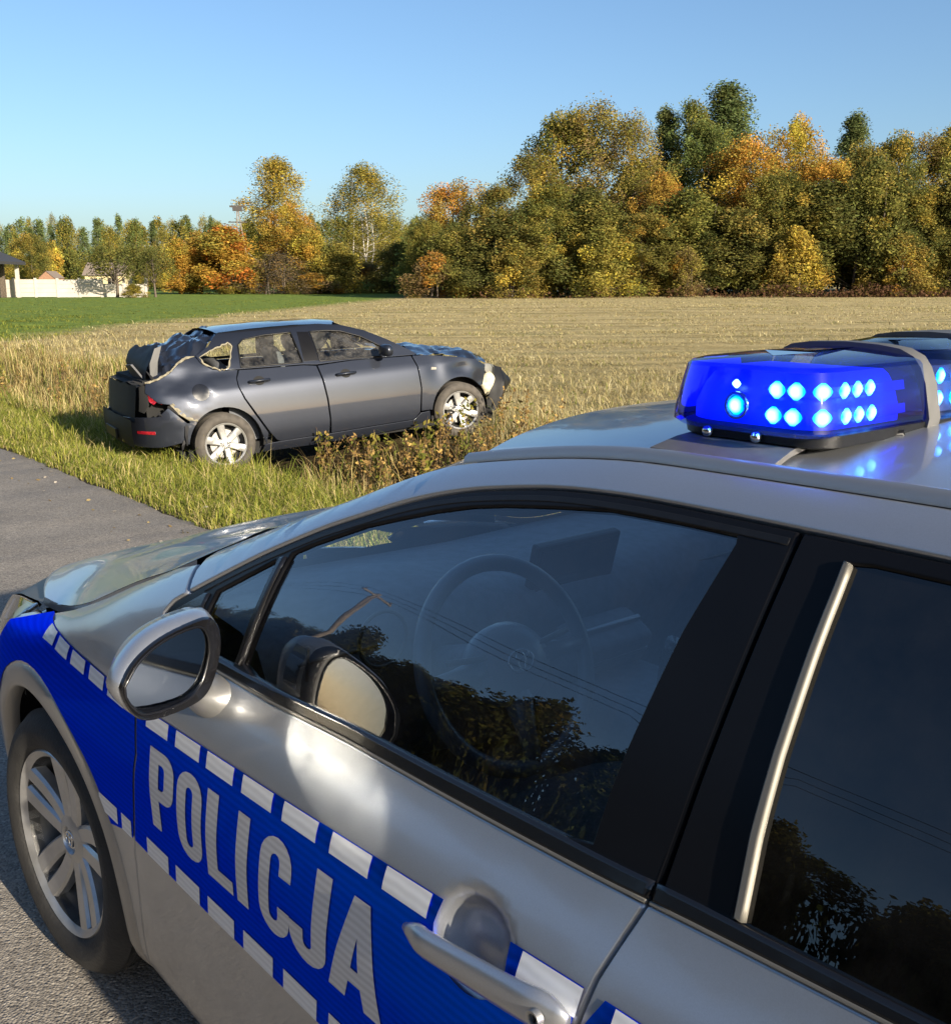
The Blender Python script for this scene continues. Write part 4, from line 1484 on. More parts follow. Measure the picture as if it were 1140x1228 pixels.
for sy in (.37, -.37):
    t = Matrix.Rotation(R(-16), 3, 'Y')
    mb = MB()
    superbox(mb, (-1.32, sy, .66), (.52, .50, .16), Matrix.Rotation(R(-6), 3, 'Y'))
    seat = mb.build('front_seat', M['seat'], CAR)
    mb = MB()
    superbox(mb, (-1.62, sy, .93), (.15, .48, .58), t)
    mb.build('backrest', M['seat'], seat)
    mb = MB()
    superbox(mb, (-1.715, sy, 1.24), (.10, .26, .17), t, 2.6)
    mb.build('headrest', M['seat'], seat)
mb = MB()
superbox(mb, (-2.45, 0, .92), (.16, 1.2, .62), Matrix.Rotation(R(-20), 3, 'Y'))
superbox(mb, (-2.15, 0, .66), (.5, 1.2, .18), Matrix.Identity(3))
mb.build('rear_seat', M['seat'], CAR)
# inside mirror, grab handles, B pillar lining
MB().box((-.80, -.0, 1.225), (.03, .23, .06), None, .012).tube([(-.80, 0, 1.24), (-.76, 0, 1.29)], .008, 8).build('inside_mirror', M['black_gloss'], CAR)
for sd in (1, -1):
    rows = [[(x, sd * (float(S1(x, z)) - .05), z) for x in (-1.63, -1.72, -1.80)] for z in frange(.95, 1.33, 8)]
    gridmesh('pillar_trim', rows, M['trim'], CAR)
for sd in (-1,):
    MB().tube([(-1.02, sd * .60, 1.25), (-1.06, sd * .575, 1.235), (-1.22, sd * .56, 1.265), (-1.27, sd * .57, 1.29)], .008, 8).build('grab_handle', M['satin_strip'], CAR)
# seat belt on the driver's side
MB().box((-1.66, .57, 1.1), (.005, .045, .36), Matrix.Rotation(R(12), 3, 'Y')).build('seat_belt', mat('belt_webbing', (.10, .10, .10), .8), CAR, False)

# ---- blue light bar
X0, X1 = -1.425, -1.655          # front and rear of the bar at the base
LBx = (X0 + X1) / 2
tray = MB()
def bar_sec(y, z0, grow=0.):
    return None
def plan(yend, front, rear, ch=.035, n=5):
    """plan outline of one end module from inner edge to the outer end, anticlockwise"""
    return None
def ring_bar(z, inset, y_in, y_out, rad):
    """plan ring with rounded outer corners, at height z"""
    f_, r_ = X0 - inset * .9, X1 + inset
    yo = y_out - inset
    pts = [(f_, y_in)]
    pts += [(f_ - 2 * rad + 2 * rad * math.cos(a), yo - 2 * rad + 2 * rad * math.sin(a)) for a in np.linspace(0, math.pi / 2, 9)]
    pts += [(r_ + rad * 1.1 - rad * 1.1 * math.sin(a), yo - rad * 1.1 + rad * 1.1 * math.cos(a)) for a in np.linspace(0, math.pi / 2, 9)]
    pts += [(r_, y_in)]
    return pts
def shell(name, y_in, y_out, levels, material, par, sgn=1, cap=True, rad=.036):
    V, F = [], []
    rings = [ring_bar(z, ins, y_in, y_out, rad) for z, ins in levels]
    k = len(rings[0])
    for (z, ins), rg in zip(levels, rings):
        V += [(x, sgn * y, z) for x, y in rg]
    for i in range(len(rings) - 1):
        for j in range(k - 1):
            F.append((i * k + j, i * k + j + 1, (i + 1) * k + j + 1, (i + 1) * k + j))
    if cap:
        F.append(tuple((len(rings) - 1) * k + j for j in range(k)))
    return fix_normals(mk(name, V, F, material, par), R(24))
tr = MB()
lb = shell('light_bar', -.47, .49, [(1.388, .02), (1.394, .0), (1.408, -.002), (1.411, .006)], M['black'], CAR)
for sgn in (1, -1):
    lens = shell('lens', .272, .512, [(1.406, .004), (1.412, -.003), (1.425, -.002), (1.455, .003), (1.479, .008), (1.4835, .012), (1.487, .022), (1.492, .06), (1.4955, .10)], M['lens'], lb, sgn)
    blk = shell('glow_block', .315, .500, [(1.413, .012), (1.43, .012), (1.455, .02), (1.468, .028), (1.474, .036)], M['glow_blue'], lb, sgn, True, .036)  # self-glowing block added inside, fills the lens end with blue
    # second lens pair inboard
    shell('lens', .05, .245, [(1.406, .004), (1.412, -.003), (1.455, .006), (1.476, .014), (1.492, .03), (1.501, .07)], M['lens'], lb, sgn)
    shell('led_board', .06, .235, [(1.413, .02), (1.45, .026), (1.47, .04)], M['bar_grey'], lb, sgn)
    # straps between the modules, following the lens section
    def strap(ya, yb, par, lv):
        prof = [(X0 - .9 * ins + g, z) for z, ins, g in lv] + [(LBx, lv[-1][0] + .002)] + [(X1 + ins - g, z) for z, ins, g in lv[::-1]]
        V, F = [], []
        for x, z in prof:
            V += [(x, sgn * ya, z), (x, sgn * yb, z)]
        for x, z in prof:
            V += [(LBx + (x - LBx) * .93, sgn * ya, 1.43 + (z - 1.43) * .88), (LBx + (x - LBx) * .93, sgn * yb, 1.43 + (z - 1.43) * .88)]
        n = len(prof)
        for i in range(n - 1):
            F.append((2 * i, 2 * i + 1, 2 * i + 3, 2 * i + 2))
            F.append((2 * n + 2 * i, 2 * i, 2 * i + 2, 2 * n + 2 * i + 2))
            F.append((2 * i + 1, 2 * n + 2 * i + 1, 2 * n + 2 * i + 3, 2 * i + 3))
        return fix_normals(mk('strap', V, F, M['bar_grey'], par), R(40))
    LV = [(1.394, 0, .004), (1.412, -.003, .004), (1.455, .006, .004), (1.474, .014, .004), (1.487, .024, .004), (1.496, .042, .003), (1.500, .07, .001)]
    strap(.244, .272, lb, LV)
    strap(.0005, .052, lb, [(z + (.006 if z > 1.48 else 0), a, b) for z, a, b in LV])
    # lit LEDs: clusters on the angled end and along the rear
    def led(p, nrm, s_=.0095):
        nrm = Vector(nrm).normalized()
        t = Vector((0, 0, 1))
        b = nrm.cross(t).normalized()
        V, F = [], []
        for i in range(4):
            ph = i / 3 * math.pi / 2
            for k in range(14):
                a = 2 * math.pi * k / 14
                rr_ = s_ * (1 + .10 * math.cos(4 * a)) * math.cos(ph)
                q = b * rr_ * math.cos(a) * 1.1 + t * rr_ * math.sin(a) + nrm * (.004 * math.sin(ph) + .0012)
                V.append(tuple(q))
        for i in range(3):
            for k in range(14):
                F.append((i * 14 + k, i * 14 + (k + 1) % 14, (i + 1) * 14 + (k + 1) % 14, (i + 1) * 14 + k))
        o = mk('led', V, F, M['led'], lb)
        o.location = (p[0], sgn * p[1], p[2])
        return o
    RB = np.array(ring_bar(1.44, .0115, .30, .500, .036))
    seg = np.linalg.norm(np.diff(RB, axis=0), axis=1)
    cum = np.concatenate([[0], np.cumsum(seg)])
    def on_ring(target, extra):
        k = np.argmin(np.hypot(*(RB - np.array(target)).T))
        k0, k1 = max(k - 1, 0), min(k + 1, len(RB) - 1)
        # refine between neighbours
        best = None
        for a in range(k0, k1):
            for t in np.linspace(0, 1, 12):
                p = RB[a] * (1 - t) + RB[a + 1] * t
                e = np.hypot(*(p - np.array(target)))
                if best is None or e < best[0]:
                    tg = (RB[min(a + 1, len(RB) - 1)] - RB[a])
                    best = (e, p, tg / np.linalg.norm(tg))
        _, p, tg = best
        nrm = np.array([tg[1], -tg[0]])
        if nrm @ (p - np.array([LBx, .35])) < 0: nrm = -nrm
        return p + nrm * extra, nrm
    ends_ = [(-1.585, .52), (-1.616, .515), (-1.650, .478)]
    rears_ = [(X1, .434), (X1, .410), (X1, .382)]
    for zz, ext, mod in ((1.456, -.0035, 0), (1.427, .0008, 0)):
        for q in ends_ + rears_:
            p, nr_ = on_ring(q, ext)
            led((p[0], p[1], zz), (nr_[0], sgn * nr_[1], .12), .0098 if q in ends_ else .0092)
    # carrier strips the LEDs sit on, with a dim blue glow of their own
    for lo, hi in ((1.4215, 1.433), (1.4495, 1.461)):
        rows = []
        k = [i for i in range(len(RB)) if RB[i][0] < -1.57]
        pts = [on_ring((-1.565, .52), .0)] + [on_ring(RB[i], .0) for i in k]
        for z_, e_ in ((lo, .0012 if lo < 1.44 else -.0022), (hi, -.0004 if lo < 1.44 else -.0046)):
            rows.append([(p[0] + n_[0] * e_, sgn * (p[1] + n_[1] * e_), z_) for p, n_ in pts])
        gridmesh('led_carrier', rows, M['led_carrier'], lb)
    if sgn > 0:
        for zz in (1.457, 1.428):
            for y in (.205, .165, .125):
                led((X1 + .019, y, zz + .003), (-1, 0, .1), .010)
    # round lamp at the end, screws below
    e_ = MB().lathe([(sgn * a, b) for a, b in ((-.002, .0165), (.004, .0165), (.0045, .0135), (.001, .0125))], (-1.534, sgn * .4875, 1.434), 26)
    fix_normals(e_.build('lamp_ring', M['chrome'], lb))
    o = led((-1.534, .4885, 1.434), (0, sgn, .1), .0115)
    led((-1.530, .4845, 1.459), (0, sgn, .1), .005)
    for x in (-1.498, -1.568):
        s2 = MB().lathe([(sgn * a, b) for a, b in ((0, .0065), (.005, .0062), (.007, .004), (.0072, .0003))], (x, sgn * .4935, 1.400), 14)
        fix_normals(s2.build('screw', M['chrome'], lb))
    # mounting foot down to the roof edge
    y, z = S1.top(-1.53)
    ft = MB()
    V = []
    for (yy, zz, hw) in ((.545, 1.372, .088), (.543, 1.379, .088), (.50, 1.390, .082), (.45, 1.397, .075), (.38, 1.400, .07), (.38, 1.392, .07), (.45, 1.389, .075), (.50, 1.383, .082)):
        V += [(-1.537 + hw, sgn * yy, zz), (-1.537 - hw, sgn * yy, zz)]
    ft.add(V, [(2 * i, 2 * i + 1, (2 * i + 3) % 16, (2 * i + 2) % 16) for i in range(8)] + [tuple(2 * i for i in range(8)), tuple(2 * i + 1 for i in range(8))])
    fix_normals(ft.build('mounting_foot', M['roof_dark'], lb), R(25))
MB().tube([(-1.60, .36, 1.40), (-1.64, .34, 1.395), (-1.66, .33, 1.40), (-1.665, .325, 1.388), (-1.64, .31, 1.385)], .004, 8).build('cable', M['black'], lb)

# ------------------------------------------------------------------ crashed car in the ditch
WF = Vector((.8685, .4913, .0691)).normalized()
WR = Vector((.492, -.870, 0)).normalized()
WU = WR.cross(WF)
WRK = empty('crashed_car')
WRK.matrix_world = Matrix(((WF.x, -WR.x, WU.x, -2.910), (WF.y, -WR.y, WU.y, 11.160), (WF.z, -WR.z, WU.z, -.324), (0, 0, 0, 1)))
prop(WRK, 'crumpled dark grey car with smashed rear standing nose up across the grassy ditch', 'crashed car')
M['wreck'] = mat('dark_grey_paint', (.018, .021, .030), .40, .45, 1, spec=.12, noise_amt=.05, nscale=4)
M['wreck_torn'] = mat('torn_filler', (.19, .17, .12), .8, noise_amt=.3, nscale=30)
M['wreck_foam'] = mat('bumper_foam', (.45, .41, .29), .9, noise_amt=.3, nscale=20)
M['red_lamp'] = mat('red_lamp', (.22, .008, .015), .15, 0, .8, noise_amt=.5, nscale=30)
M['gate_black'] = mat('gate_lining', (.012, .012, .013), .6, spec=.2)
M['bright_alloy'] = mat('bright_alloy', (.38, .375, .365), .4, .6)
M['dust_tyre'] = mat('dusty_tyre', (.055, .048, .04), .85, noise_amt=.4, nscale=12)
WM = [(.15, .835), (.25, .875), (.40, .890), (.55, .884), (.70, .872), (.78, .862), (.845, .848), (.92, .815), (1.00, .775), (1.12, .715), (1.24, .64), (1.34, .565), (1.40, .50)]
def wsec(f, dz=0):
    return [(z + dz, y * f) for z, y in WM]
def dents(x, z):
    d = 0 * x * z
    for cx, cz, a, b, h in ((-.35, .98, .16, .13, -.035), (-.22, .82, .10, .09, -.012), (.02, 1.02, .14, .05, -.01), (-.5, .62, .1, .1, .012), (2.42, .80, .10, .12, -.012), (2.75, .78, .14, .08, -.025), (2.95, .60, .08, .12, -.02), (-.1, .90, .05, .05, .012)):
        d = d + h * np.exp(-((x - cx) / a) ** 2 - ((z - cz) / b) ** 2)
    m = np.exp(-((x + .45) / .4) ** 2) + .7 * np.exp(-((x - 2.8) / .35) ** 2)
    return d + m * .0012 * np.sin(x * 31 + 3 * np.sin(z * 17)) * np.sin(z * 27 + 2)
S2 = Surf({-.95: wsec(.2), -.88: wsec(.42), -.80: wsec(.70), -.70: wsec(.86), -.55: wsec(.94), -.3: wsec(.985), 0.: wsec(1), .5: wsec(1), 1.2: wsec(1), 2.1: wsec(1), 2.5: wsec(.995), 2.9: wsec(.96), 3.15: wsec(.86), 3.3: wsec(.72), 3.42: wsec(.45)}, dents)
S2R = S2
warch = lambda r_, a0, a1, cx, n=18: circ(cx, .31, r_, a0, a1, n)
def wpanel(*a, **k):
    return panel(*a, **k)
for sd in (-1, 1):
    good = sd < 0
    # doors
    rd = [(.20, .868), (.245, .745), (.335, .586), (.455, .375), (.52, .285), (.56, .265), (1.10, .275), (1.117, .42), (1.112, .63), (1.088, .84), (1.062, .985), (.92, 1.005), (.36, 1.022), (.245, 1.028), (.20, .95)]
    d1 = wpanel('rear_door', rd, M['wreck'], WRK, S2, sd, grid=.05)
    fd = [(1.12, .275), (2.10, .29), (2.175, .36), (2.212, .62), (2.198, .86), (2.16, .975), (1.86, .985), (1.45, .998), (1.075, .985), (1.10, .84), (1.124, .63), (1.129, .42)]
    d2 = wpanel('front_door', fd, M['wreck'], WRK, S2, sd, grid=.05)
    # sill
    sl = [(.36, .17), (.40, .255), (.54, .262), (1.1, .268), (2.1, .283), (2.19, .35), (2.30, .36), (2.31, .26), (2.1, .20), (1.4, .17), (.9, .165)]
    wpanel('sill', sl, M['wreck'], WRK, S2, sd, off=-.008, grid=.06)
    # quarter panel, fuel flap
    qp = warch(.375, 150, 10, 0, 18) + [(.41, .25), (.44, .37), (.32, .585), (.235, .745), (.195, .868), (.195, .95), (.235, 1.032), (.10, 1.035), (-.02, 1.06), (-.12, 1.13), (-.16, 1.20), (-.24, 1.185), (-.34, 1.14), (-.44, 1.06), (-.56, 1.01), (-.68, .985), (-.70, .90), (-.60, .79), (-.50, .77), (-.42, .66), (-.345, .60)]
    q = wpanel('rear_quarter_panel', qp, M['wreck'], WRK, S2, sd, grid=.035)
    fl = circ(-.185, .855, .085, 0, 360, 20)[:-1]
    if good:
        wpanel('fuel_flap', fl, M['black_gloss'], q, S2, sd, off=.002, grid=.04)
        torn = [(-.50, .768), (-.42, .66), (-.345, .60), (-.26, .585), (-.26, .605), (-.34, .632), (-.40, .69), (-.47, .785)]
        wpanel('torn_edge', torn, M['wreck_torn'], q, S2, sd, off=.004, grid=.016, gap=0, extra=lambda x, z: .012 * np.sin(x * 70 + z * 40) * np.sin(z * 95))
        torn = [(-.16, 1.20), (-.24, 1.185), (-.34, 1.14), (-.44, 1.06), (-.56, 1.01), (-.68, .985), (-.68, 1.0), (-.56, 1.028), (-.43, 1.082), (-.33, 1.165), (-.24, 1.207)]
        wpanel('torn_edge', torn, M['wreck_torn'], q, S2, sd, off=.003, grid=.014, gap=0, extra=lambda x, z: .014 * np.sin(x * 60 + z * 50) * np.sin(z * 80 - x * 31))
    # bumper corner and side
    bp = [(-.88, .66), (-.75, .665), (-.62, .665), (-.52, .745), (-.44, .655), (-.365, .575)] + warch(.37, 136, 172, 0, 5) + [(-.45, .385), (-.62, .36), (-.80, .37), (-.90, .40)]
    b = wpanel('rear_bumper', bp, M['wreck'], WRK, S2, sd, off=.008, grid=.05)
    if good:
        wpanel('reflector', [(-.80, .50), (-.66, .49), (-.66, .525), (-.80, .535)], M['red_lamp'], b, S2, sd, off=.012, grid=.05)
        tl = [(-.66, .94), (-.52, .935), (-.475, .88), (-.50, .80), (-.60, .79), (-.68, .80), (-.69, .88)]
        wpanel('tail_light', tl, M['red_lamp'], WRK, S2, sd, off=-.012, grid=.02, extra=lambda x, z: .012 * np.sin(x * 90) * np.sin(z * 110))
        tl = [(-.74, .99), (-.66, .96), (-.68, .88), (-.69, .78), (-.74, .70), (-.78, .72)]
        wpanel('tail_light_pocket', tl, M['void'], WRK, S2, sd, off=-.01, grid=.04)
    # front wing
    fw_ = [(2.19, .37), (2.30, .37)] + warch(.375, 172, 40, 2.70, 18) + [(3.03, .56), (3.08, .70), (3.10, .775), (2.95, .86), (2.75, .905), (2.5, .945), (2.30, .972), (2.172, .975), (2.208, .86), (2.222, .62)]
    wg = wpanel('front_wing', fw_, M['wreck'], WRK, S2, sd, grid=.035)
    if good:
        wpanel('indicator', [(2.36, .80), (2.43, .795), (2.435, .825), (2.37, .835)], M['satin_strip'], wg, S2, sd, off=.006, grid=.03)
    # arch liners
    for cx in (0, 2.70):
        rows = []
        for a in frange(-12, 195, 22):
            x, z = cx + .385 * math.cos(R(a)), .31 + .385 * math.sin(R(a))
            rows.append([(x, sd * y, z) for y in (float(S2(x, max(z, .2))) - .01, .72, .5)])
        gridmesh('arch_liner', rows, M['void'], WRK)
    # roof rail with pillars: one pressing round the openings
    top = [(.15, 1.405), (.35, 1.413), (.65, 1.415), (.95, 1.412), (1.23, 1.398), (1.48, 1.362), (1.70, 1.292), (1.93, 1.178), (2.16, 1.042), (2.24, .985)]
    fwin = [(1.095, 1.325), (1.27, 1.322), (1.44, 1.300), (1.64, 1.228), (1.84, 1.108), (1.862, 1.004), (1.60, 1.012), (1.112, 1.026)]
    rwin = [(.268, 1.045), (.300, 1.262), (.365, 1.312), (.60, 1.335), (.89, 1.338), (.925, 1.034), (.60, 1.040)]
    qwin = [(-.115, 1.185), (.0, 1.235), (.20, 1.292), (.235, 1.262), (.14, 1.052), (.05, 1.045), (-.09, 1.12)]
    rail = [(-.15, 1.205), (0, 1.285), (.08, 1.365)] + top + [(2.17, .982), (1.86, .990), (1.45, 1.003), (1.07, .995), (.92, 1.012), (.24, 1.034), (.10, 1.040), (-.02, 1.065), (-.12, 1.135)]
    rl = wpanel('roof_rail', rail, M['wreck'], WRK, S2, sd, grid=.04, holes=[fwin, rwin, qwin])
    blackf = [(.955, 1.338), (1.085, 1.328), (1.104, 1.03), (.935, 1.036)]
    wpanel('pillar_cover', blackf, M['pillar'], rl, S2, sd, off=.002, grid=.05)
    for nm, wp in (('window_glass', fwin), ('window_glass', rwin)):
        wpanel(nm, wp, M['clear_w'] if 'clear_w' in M else M.setdefault('clear_w', glass_mat('side_glass', (.88, .92, .9), 1.4, dirt=.16)), WRK, S2, sd, off=-.014, rim=0, grid=.06)
    # window frame lines
    for wp in (fwin, rwin):
        P_ = resample(wp, .05)
        pts = [(p[0], sd * (float(S2(p[0], p[1])) + .002), p[1]) for p in P_]
        MB().tube(pts, .008, 6, False, True).build('window_seal', M['black'], rl)
    if good:
        P_ = resample(qwin, .03)
        rnd = random.Random(4)
        pts = [(p[0] + rnd.uniform(-.006, .006), sd * (float(S2(p[0], p[1])) + rnd.uniform(-.006, .01)), p[1] + rnd.uniform(-.008, .008)) for p in P_]
        MB().tube(pts, [rnd.uniform(.005, .013) for _ in pts], 6, False, True).build('torn_edge', M['wreck_torn'], rl)
        # belt line strip, handles
        for cx, cz, par in ((.42, .905, d1), (1.36, .875, d2)):
            h = MB()
            h.tube([(cx - .11, sd * (float(S2(cx, cz)) + .006), cz - .005), (cx - .10, sd * (float(S2(cx, cz)) + .032), cz), (cx, sd * (float(S2(cx, cz)) + .042), cz + .003), (cx + .10, sd * (float(S2(cx, cz)) + .034), cz + .003), (cx + .11, sd * (float(S2(cx, cz)) + .006), cz)], [.014, .016, .015, .015, .012], 10)
            hd = h.build('door_handle', M['bright_alloy'] if False else M['wreck'], par)
            bowl = circ(cx, cz, .06, 0, 360, 18)[:-1]
            wpanel('grip_bowl', [(x, cz + (z - cz) * .75) for x, z in bowl], M['void'], par, S2, sd, off=.0015, rim=.003, grid=.04, gap=0)
        # door mirror
        mb = MB()
        superbox(mb, (1.80, sd * .93, 1.075), (.11, .19, .135), Matrix.Rotation(R(12), 3, 'Z'), 2.8, 10)
        mb.tube([(1.84, sd * .80, 1.03), (1.82, sd * .87, 1.045)], .02, 8)
        mb.build('door_mirror', M['wreck'], WRK)
# wheels: right side visible
for cx, sd, st_ in ((0, -1, 0), (2.70, -1, R(-6)), (0, 1, 0), (2.70, 1, R(-6))):
    wh = make_wheel(WRK, cx, sd * .855, .31, sd, .31, .213, .20, 'six', (M['bright_alloy'], DISC), steer=st_)
    for c in wh.children:
        if c.name.startswith('tyre'):
            c.data.materials[0] = M['dust_tyre']
MB().box((0, 0, .45), (.5, 1.3, .3)).box((2.7, 0, .5), (.6, 1.3, .35)).box((1.35, 0, .22), (3.6, 1.55, .12)).build('underbody', M['void'], WRK, False)

def crumple(name, fn, nu, nv, amp, fr, material, par, seed=0):
    rows = []
    for i in range(nu):
        row = []
        for j in range(nv):
            p = Vector(fn(i / (nu - 1), j / (nv - 1)))
            n = noise.noise(p * fr + Vector((seed, 0, 0)))
            n2 = abs(noise.noise(p * fr * 1.7 + Vector((0, seed, 0)))) 
            p += Vector((.35 * n, .3 * n2, n - .9 * n2)) * amp
            row.append(p)
        rows.append(row)
    return gridmesh(name, rows, material, par)
def lerp(a, b, t):
    return tuple(x + (y - x) * t for x, y in zip(a, b))
# roof: whole front part, crumpled tail
def roof_fn(u, v):
    x = .12 + (1.42 - .12) * u
    s_ = 2 * v - 1
    y, z = float(np.interp(x, [.12, 1.42], [.47, .47])), float(np.interp(x, [.12, .35, .65, .95, 1.23, 1.42], [1.402, 1.415, 1.418, 1.414, 1.400, 1.375]))
    return (x + .10 * (1 - s_ * s_) * u, s_ * (y + .04), z + .03 * (1 - s_ * s_) - .006)
crumple('roof', roof_fn, 24, 18, .004, 2.5, M['wreck'], WRK)
def tail_roof(u, v):
    s_ = 2 * v - 1
    x = -.60 + .74 * u
    ye = float(np.interp(x, [-.60, -.35, -.16, .14], [.70, .68, .645, .52]))
    ze = float(np.interp(x, [-.60, -.44, -.34, -.16, -.05, .14], [1.0, 1.075, 1.15, 1.20, 1.27, 1.395]))
    zc_ = float(np.interp(x, [-.60, -.47, -.30, -.10, .14], [1.16, 1.30, 1.32, 1.35, 1.425]))
    return (x + .05 * (1 - s_ * s_), s_ * ye, ze + (zc_ - ze) * (1 - abs(s_) ** 2.6))
fix_normals(crumple('crushed_roof_end', tail_roof, 34, 34, .085, 4.6, M['wreck'], WRK, 3), R(22))
MB().box((-.32, 0, .80), (.75, 1.3, .42)).build('boot_dark_fill', M['void'], WRK, False)  # near-black solid added to fill the boot, standing for its dark inside
# bent tailgate standing up, with spoiler lip
def gate(u, v):
    y = -.60 + 1.15 * v
    bot = (-.66 + .10 * v, y, .99)
    mid_ = (-.64 - .02 * v, y * .96, 1.17)
    top_ = (-.47 - .03 * v, y * .9, 1.335 - .05 * v)
    return lerp(lerp(bot, mid_, u), lerp(mid_, top_, u), u)
fix_normals(crumple('bent_tailgate', gate, 14, 16, .035, 5, M['gate_black'], WRK, 7), R(25))
flap = MB()
flap.add([(-.46, -.62, 1.33), (-.52, -.64, 1.18), (-.55, -.65, 1.0), (-.62, -.66, .985), (-.60, -.645, 1.17), (-.53, -.62, 1.31),
          (-.46, -.60, 1.33), (-.52, -.62, 1.18), (-.55, -.63, 1.0), (-.62, -.64, .985), (-.60, -.625, 1.17), (-.53, -.60, 1.31)],
         [(0, 1, 4, 5), (1, 2, 3, 4), (6, 7, 10, 11), (7, 8, 9, 10), (0, 1, 7, 6), (1, 2, 8, 7), (2, 3, 9, 8), (3, 4, 10, 9), (4, 5, 11, 10), (5, 0, 6, 11)])
fix_normals(flap.build('bent_frame', mat('bare_grey', (.05, .05, .05), .6), WRK, False))
sp_ = MB()
sp_.add([(-.66, -.50, 1.02), (-.74, -.42, 1.16), (-.72, -.05, 1.13), (-.66, -.05, 1.0), (-.64, -.50, 1.02), (-.72, -.42, 1.165), (-.70, -.05, 1.135), (-.64, -.05, 1.0)],
        [(0, 1, 2, 3), (4, 5, 6, 7), (0, 1, 5, 4), (1, 2, 6, 5), (2, 3, 7, 6), (3, 0, 4, 7)])
fix_normals(sp_.build('spoiler', mat('weathered_grey', (.07, .07, .073), .6), WRK, False))
# rear face: panel, bumper, plate recess
def rear_face(u, v):
    y = -.66 + 1.32 * v
    z = .62 + .36 * u
    return (-.83 - .035 * math.cos((y) * 2.2) + .06 * u + .07 * max(0, abs(y) - .5), y, z)
fix_normals(crumple('rear_panel', rear_face, 10, 16, .02, 5, M['gate_black'], WRK, 2))
def rear_b(u, v):
    y = -.72 + 1.44 * v
    z = .38 + .28 * u
    return (-.86 - .06 * math.cos(y * 1.9) * math.sin(.6 + u * 2), y, z)
fix_normals(crumple('rear_bumper_centre', rear_b, 8, 16, .012, 5, M['gate_black'], WRK, 5))
MB().box((-.925, .05, .47), (.02, .5, .10), None, .005).build('number_plate_recess', M['black'], WRK, False)
def boot(u, v):
    y = -.68 + 1.36 * v
    return lerp((-.76, y, .975), (-.42, y, 1.02), u)
crumple('boot_opening', boot, 6, 10, .02, 6, M['void'], WRK, 1)
rnd = random.Random(8)
# torn trim hanging behind the rear arch and loose strips at the crushed corner
for (x0_, z0_, dx_, dz_, wd_) in ((-.37, .56, -.03, -.20, .05), (-.40, .42, -.05, -.10, .06), (-.62, .70, .08, -.05, .03), (-.52, .76, .10, -.14, .025), (-.70, .98, -.10, .05, .04), (-.60, 1.02, -.06, .09, .03)):
    y_ = -(float(S2(x0_, z0_)) + .015)
    P_ = [(x0_, y_, z0_), (x0_ + dx_ * .5 + rnd.uniform(-.015, .015), y_ - .02, z0_ + dz_ * .5), (x0_ + dx_, y_ - rnd.uniform(0, .03), z0_ + dz_)]
    V = []
    for k_, p in enumerate(P_):
        h_ = wd_ * (1 - .35 * k_) * .5
        V += [(p[0] - h_, p[1], p[2] - h_ * .4), (p[0] + h_, p[1] + .012, p[2] + h_ * .4), (p[0] + h_, p[1] + .016, p[2] + h_ * .4), (p[0] - h_, p[1] + .004, p[2] - h_ * .4)]
    tn = MB().add(V, [(0, 1, 5, 4), (4, 5, 9, 8), (3, 2, 6, 7), (7, 6, 10, 11), (0, 4, 7, 3), (1, 2, 6, 5), (4, 8, 11, 7), (5, 6, 10, 9)])
    fix_normals(tn.build('torn_trim', M['gate_black'], WRK, False))
# hood, screens
def hood_fn(u, v):
    s_ = 2 * v - 1
    x = 2.22 + .98 * u
    y = float(np.interp(x, [2.22, 2.9, 3.2], [.76, .72, .62]))
    z = float(np.interp(x, [2.2, 2.5, 2.8, 3.0, 3.2], [.985, .965, .93, .88, .80]))
    return (x + .10 * (1 - s_ * s_), s_ * y, z + .05 * (1 - s_ * s_))
fix_normals(crumple('hood', hood_fn, 26, 26, .06, 3.6, M['wreck'], WRK, 11))
def ws(u, v):
    s_ = 2 * v - 1
    a, b = (2.24, s_ * .72, .985), (1.40, s_ * .49, 1.385)
    p = lerp(a, b, u)
    return (p[0] + .10 * (1 - s_ * s_), p[1], p[2] + .01)
M['cracked'] = glass_mat('cracked_glass', (.7, .76, .74), 1.5, dirt=.55)
crumple('windscreen', ws, 8, 10, .015, 5, M['cracked'], WRK, 2)
# front: lamp, foam, hanging bumper
hl = [(3.06, .74), (3.12, .79), (3.22, .765), (3.29, .69), (3.26, .62), (3.16, .66)]
hb = wpanel('headlight', hl, M['bright_alloy'], WRK, S2, -1, off=-.01, grid=.03)
wpanel('lens', hl, M['lamp_glass'], hb, S2, -1, off=.012, grid=.03)
mb = MB()
superbox(mb, (3.13, -.70, .575), (.17, .15, .27), Matrix.Rotation(R(15), 3, 'Y'), 2.6, 16)
mb.V = [tuple(Vector(p) + Vector((noise.noise(Vector(p) * 9), noise.noise(Vector(p) * 9 + Vector((5, 0, 0))), noise.noise(Vector(p) * 7 + Vector((0, 5, 0))))) * .05) for p in mb.V]
mb.build('bumper_foam', M['wreck_foam'], WRK)
def fb(u, v):
    a = lerp((3.02, -.74, .27), (3.20, -.72, .22), v * 2) if v < .5 else lerp((3.20, -.72, .22), (3.60, -.30, .42), v * 2 - 1)
    b = lerp((3.20, -.66, .76), (3.38, -.62, .72), v * 2) if v < .5 else lerp((3.38, -.62, .72), (3.60, -.25, .60), v * 2 - 1)
    p = lerp(a, b, u)
    bul = .07 * math.sin(math.pi * u)
    return (p[0] + bul, p[1] - bul * .5 - .05 * v, p[2])
fix_normals(crumple('front_bumper', fb, 12, 16, .025, 5, M['black'], WRK, 4), R(30))
def fb2(u, v):
    y = -.55 + 1.2 * v
    return (3.36 + .08 * math.cos(y * 1.6) - .05 * u, y, .30 + .42 * u)
crumple('front_panel', fb2, 8, 14, .03, 5, M['void'], WRK, 6)
